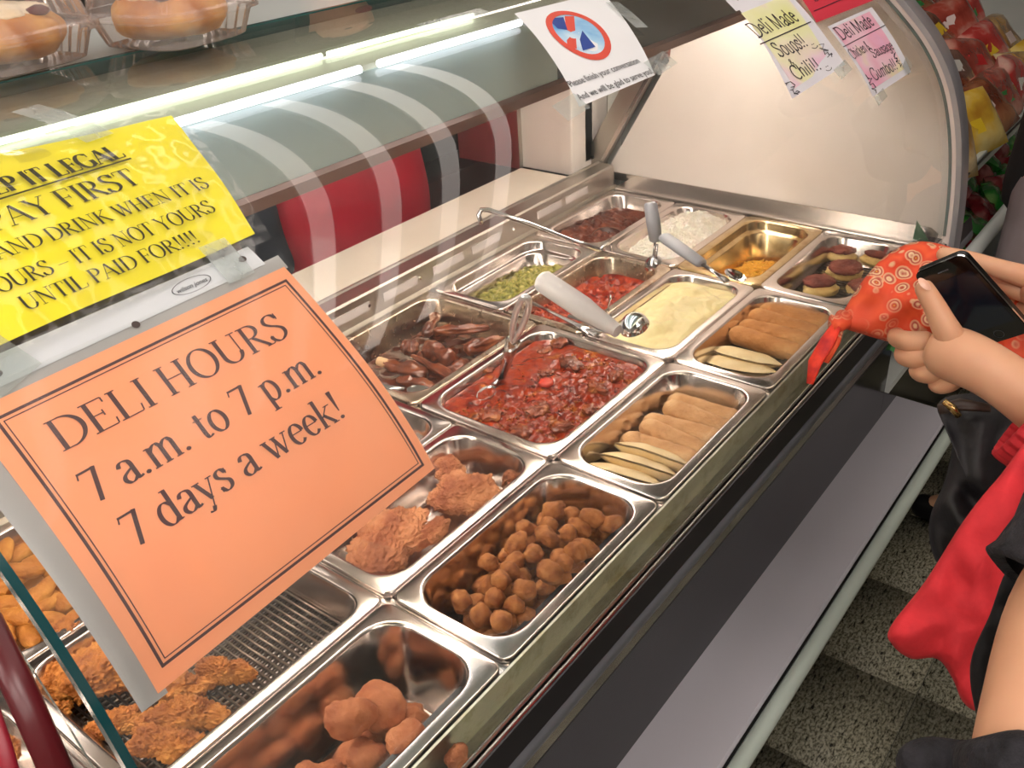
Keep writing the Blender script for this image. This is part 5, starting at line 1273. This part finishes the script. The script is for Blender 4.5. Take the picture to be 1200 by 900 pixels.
def cloth_shape(root, name, outline, t, th, mat, seed, ctr=None, rings=14, fold=.006, tilt=None):
    """soft closed shape: outline seen in the photograph at its own distance, filled with thickness and folds"""
    n = len(outline); pts = []
    for i in range(n):
        p0, p1, p2, p3 = [outline[(i+k-1) % n] for k in range(4)]
        for k in range(5):
            u = k/5; pts.append(tuple(.5*((2*p1[j])+(-p0[j]+p2[j])*u+(2*p0[j]-5*p1[j]+4*p2[j]-p3[j])*u*u+(-p0[j]+3*p1[j]-3*p2[j]+p3[j])*u**3) for j in (0, 1)))
    cx, cy = ctr or (sum(p[0] for p in pts)/len(pts), sum(p[1] for p in pts)/len(pts)); L = []
    tl = tilt or (lambda u, v: 0)
    for sg in (-1, 1):
        seq = []
        for k in (range(0, rings+1) if sg < 0 else range(rings-1, -1, -1)):
            f = k/rings; h = th*math.sqrt(max(0, 1-f**2.5)); ring = []
            for (x, y) in pts:
                X_, Y_ = cx+(x-cx)*max(f, .02), cy+(y-cy)*max(f, .02)
                d = sg*h + fold*(1-f**4)*noise.noise(Vector((X_*.03, Y_*.03, seed)))*2
                ring.append(tuple(P(X_, Y_, t+tl(X_, Y_)+d)))
            seq.append(ring)
        L += seq
    m = MB(); m.loops(L, True, True); return part(name, m, mat, root, smooth=True)
shopper()
# phone
c = P(1137, 354, .967); pl = [Vector(v) for v in ((0.426, -0.236, 0.344), (0.417, -0.281, 0.38), (0.451, -0.353, 0.297), (0.46, -0.308, 0.261))]
ex = (pl[1]-pl[0]).normalized(); ey = (pl[0]-pl[3]).normalized(); ey = (ey-ex*ey.dot(ex)).normalized(); ez = ex.cross(ey); cc = sum(pl, Vector())/4
if ez.dot(fw) > 0: ez = -ez
ph = empty('phone', cc, 'black touchscreen phone held in both hands above the patterned pouch', 'phone')
MP = Matrix((ex, ey, ez)).transposed().to_4x4(); MP.translation = cc
def pp(name, m, mat, par, **k):
    m.v = [tuple(MP @ Vector(v)) for v in m.v]; o = m.build(name, mat, None, **k); o.parent = par; o.matrix_parent_inverse = root_mat(par).inverted(); return o
def slab(w_, h_, z0, z1, r_): return MB().loops([rrect(-w_, w_, -h_, h_, r_, z0), rrect(-w_, w_, -h_, h_, r_, z1)], True, True)
pp('phone_body', slab(.0293, .0575, -.0095, -.0012, .008), simple('phone black', '#08090b', .25), ph, auto=40)
pp('metal_band', MB().loops([rrect(-.0296, .0296, -.0578, .0578, .0085, -.003), rrect(-.0296, .0296, -.0578, .0578, .0085, -.0008)], False, False), CHROME, ph)
fr_ = pp('front_glass', slab(.0288, .057, -.0012, 0, .0078), simple('phone glass', '#060708', .08, 0, .8), ph)
pp('screen', slab(.0247, .037, .00005, .00025, .001), simple('dark screen', '#0d1926', .12, 0, .7), fr_)
m = MB(); m.loops([[(.0055*math.cos(q)*k, -.0475+.0055*math.sin(q)*k, .0003) for q in np.linspace(0, 6.283, 25)[:-1]] for k in (1, .85)]); pp('home_button', m, simple('button ring', '#3a3f44', .3), fr_)
pp('speaker_slot', MB().box(-.006, .006, .0470, .0484, .0001, .0004), simple('slot grey', '#4c5158', .3), fr_)
# paisley pouch
PAIS, nt, b = nmat('paisley cloth')
v1 = tex(nt, 'Voronoi', 64, coord='Object'); c1 = ramp(nt, v1, [(.0, '#e8b23a'), (.12, '#a5161a'), (.26, '#e3c79a'), (.34, '#a3151c'), (.46, '#dcae84'), (.54, '#d8421f'), (.8, '#e2562a')])
n2 = tex(nt, 'Noise', 16, 2, .5); c2 = ramp(nt, n2, [(.54, '#000000'), (.72, '#ffffff')])
mx = nt.nodes.new('ShaderNodeMixRGB'); nt.links.new(c2, mx.inputs[0]); nt.links.new(c1, mx.inputs[1]); mx.inputs[2].default_value = lin('#cf4a2a'); nt.links.new(mx.outputs[0], b.inputs['Base Color']); b.inputs['Roughness'].default_value = .7
t = empty('paisley_pouch', P(1060, 350, 1.04), 'orange and red paisley fabric pouch with tied tassels held under the phone', 'pouch')
cloth_shape(t, 'pouch_body', [(984, 380), (996, 352), (1018, 320), (1042, 297), (1075, 283), (1115, 290), (1160, 312), (1215, 345), (1215, 440), (1168, 430), (1128, 402), (1085, 402), (1050, 402), (1012, 392)], 1.035, .028, PAIS, 3, ctr=(1095, 352), fold=.012)
part('knot', MB().tube([P(990, 374, 1.03), P(982, 380, 1.025), P(974, 380, 1.025)], [.012, .009, .011], 12), PAIS, t, smooth=True)
TS_ = noisy('red tassel', [(.3, '#a3151c'), (.6, '#e0381f')], 60, .7)
part('tassel', MB().tube([P(980, 382, 1.02), P(970, 400, 1.02), P(955, 425, 1.02), P(949, 450, 1.02)], [.006, .009, .008, .004], 10, flat=.5), TS_, t, smooth=True)
part('tassel', MB().tube([P(984, 384, 1.03), P(978, 402, 1.03), P(968, 425, 1.03)], [.005, .006, .003], 10, flat=.5), PAIS, t, smooth=True)
# black handbag hanging beyond the hands
NYL = noisy('black nylon', [(.3, '#111012'), (.7, '#242226')], 10, .6, bs=.6, bscale=12, bdist=.012)
t = empty('handbag', P(1160, 580, 1.2), 'black nylon handbag hanging behind the red sleeve over the floor', 'bag')
cloth_shape(t, 'bag_body', [(1098, 478), (1125, 462), (1215, 470), (1225, 600), (1215, 700), (1165, 692), (1128, 690), (1096, 656), (1089, 610), (1108, 560), (1116, 510)], 1.22, .07, NYL, 5, fold=.03)
fp = part('flap', MB().tube([P(1100, 480, 1.17), P(1125, 474, 1.16), P(1160, 478, 1.15)], [.010, .012, .008], 10, flat=.5), simple('leather trim', '#3a2a22', .4), t, smooth=True)
o = MB().tube([P(1106, 470, 1.15), P(1116, 478, 1.145), P(1124, 488, 1.145)], [.004, .005, .004], 10).build('clasp', simple('gold clasp', '#c9a56a', .25, 1), None, smooth=True); o.parent = fp; o.matrix_parent_inverse = (root_mat(t) @ fp.matrix_parent_inverse).inverted()
# neighbour in black wool knit at the lower right, close to the camera
def neighbour():
    root = empty('person', (-.28, -1.02, FZ), 'person in a black wool knit with a bare forearm at the lower right corner', 'person')
    X = lambda x, y, z: Vector((x, y, z))
    pel, belly, chest, nk = X(-.28, -1.02, .0), X(-.28, -1.01, .16), X(-.28, -1.0, .32), X(-.28, -1.0, .47)
    s1 = X(-.16, -.96, .40); e1 = P(1350, 590, .50); f1, f2 = P(1240, 725, .50), P(1190, 905, .47)
    a1 = [(chest, .12), (s1, .05), (e1, .036), (f1, .030), (f2, .024), (P(1180, 990, .46), .024)]
    a2 = [(chest, .12), (X(-.42, -.98, .40), .05), (X(-.48, -.98, .12), .038), (X(-.46, -.88, -.10), .026)]
    legs = [[(pel, .12), (X(-.28+s*.09, -1.02, -.06), .085), (X(-.28+s*.10, -1.02, -.43), .057), (X(-.28+s*.10, -1.04, -.82), .04), (X(-.28+s*.11, -.94, -.868), .032)] for s in (-1, 1)]
    skin_obj('body', [[(pel, .12), (belly, .11), (chest, .12), (nk, .052), (X(-.28, -.99, .54), .048)], a1, a2]+legs, SKIN, root, 2)
    skin_obj('trousers', [[(p, q+.012) for p, q in l[:4]] for l in legs], BLKC, root, 2)
    skin_obj('knit_top', [[(X(-.28, -1.02, .0), .135), (belly, .125), (chest, .135), (nk, .058)], [(chest, .12), (a2[1][0], .066), (a2[2][0], .052)]], BLKN, root, 2)
    d = (f1-e1).normalized(); aa = d.orthogonal().normalized(); bb = d.cross(aa)
    L = []
    for f, rr in ((0, .056), (.3, .054), (.6, .050), (.85, .048), (.93, .050), (.95, .046), (.9, .040)):
        c = s1.lerp(e1, f*1.0) if False else e1.lerp(P(1250, 722, .50), f); L.append([tuple(c+(aa*math.cos(q)+bb*math.sin(q))*rr*(1+.05*noise.noise(Vector((math.cos(q)*3, math.sin(q)*3, f*6))))) for q in np.linspace(0, 2*math.pi, 33)[:-1]])
    part('knit_sleeve', MB().loops(L), BLKN, root, smooth=True)
    skin_obj('sleeve', [[(chest, .12), (s1, .066), (e1, .058)]], BLKN, root, 2)
    cloth_shape(root, 'sleeve_fold', [(1215, 640), (1180, 668), (1160, 720), (1140, 765), (1137, 800), (1146, 850), (1152, 905), (1170, 905), (1165, 850), (1172, 800), (1190, 740), (1215, 700)], .56, .008, BLKC, 9)
    skin_obj('scarf_end', [[(P(1050, 905, .50), .010), (P(1085, 892, .50), .016), (P(1130, 900, .50), .014), (P(1170, 896, .45), .015), (P(1240, 890, .44), .018)]], BLKN, root, 2)
    head(root, X(-.28, -.96, .64), (.2, 1, -.1))
neighbour()
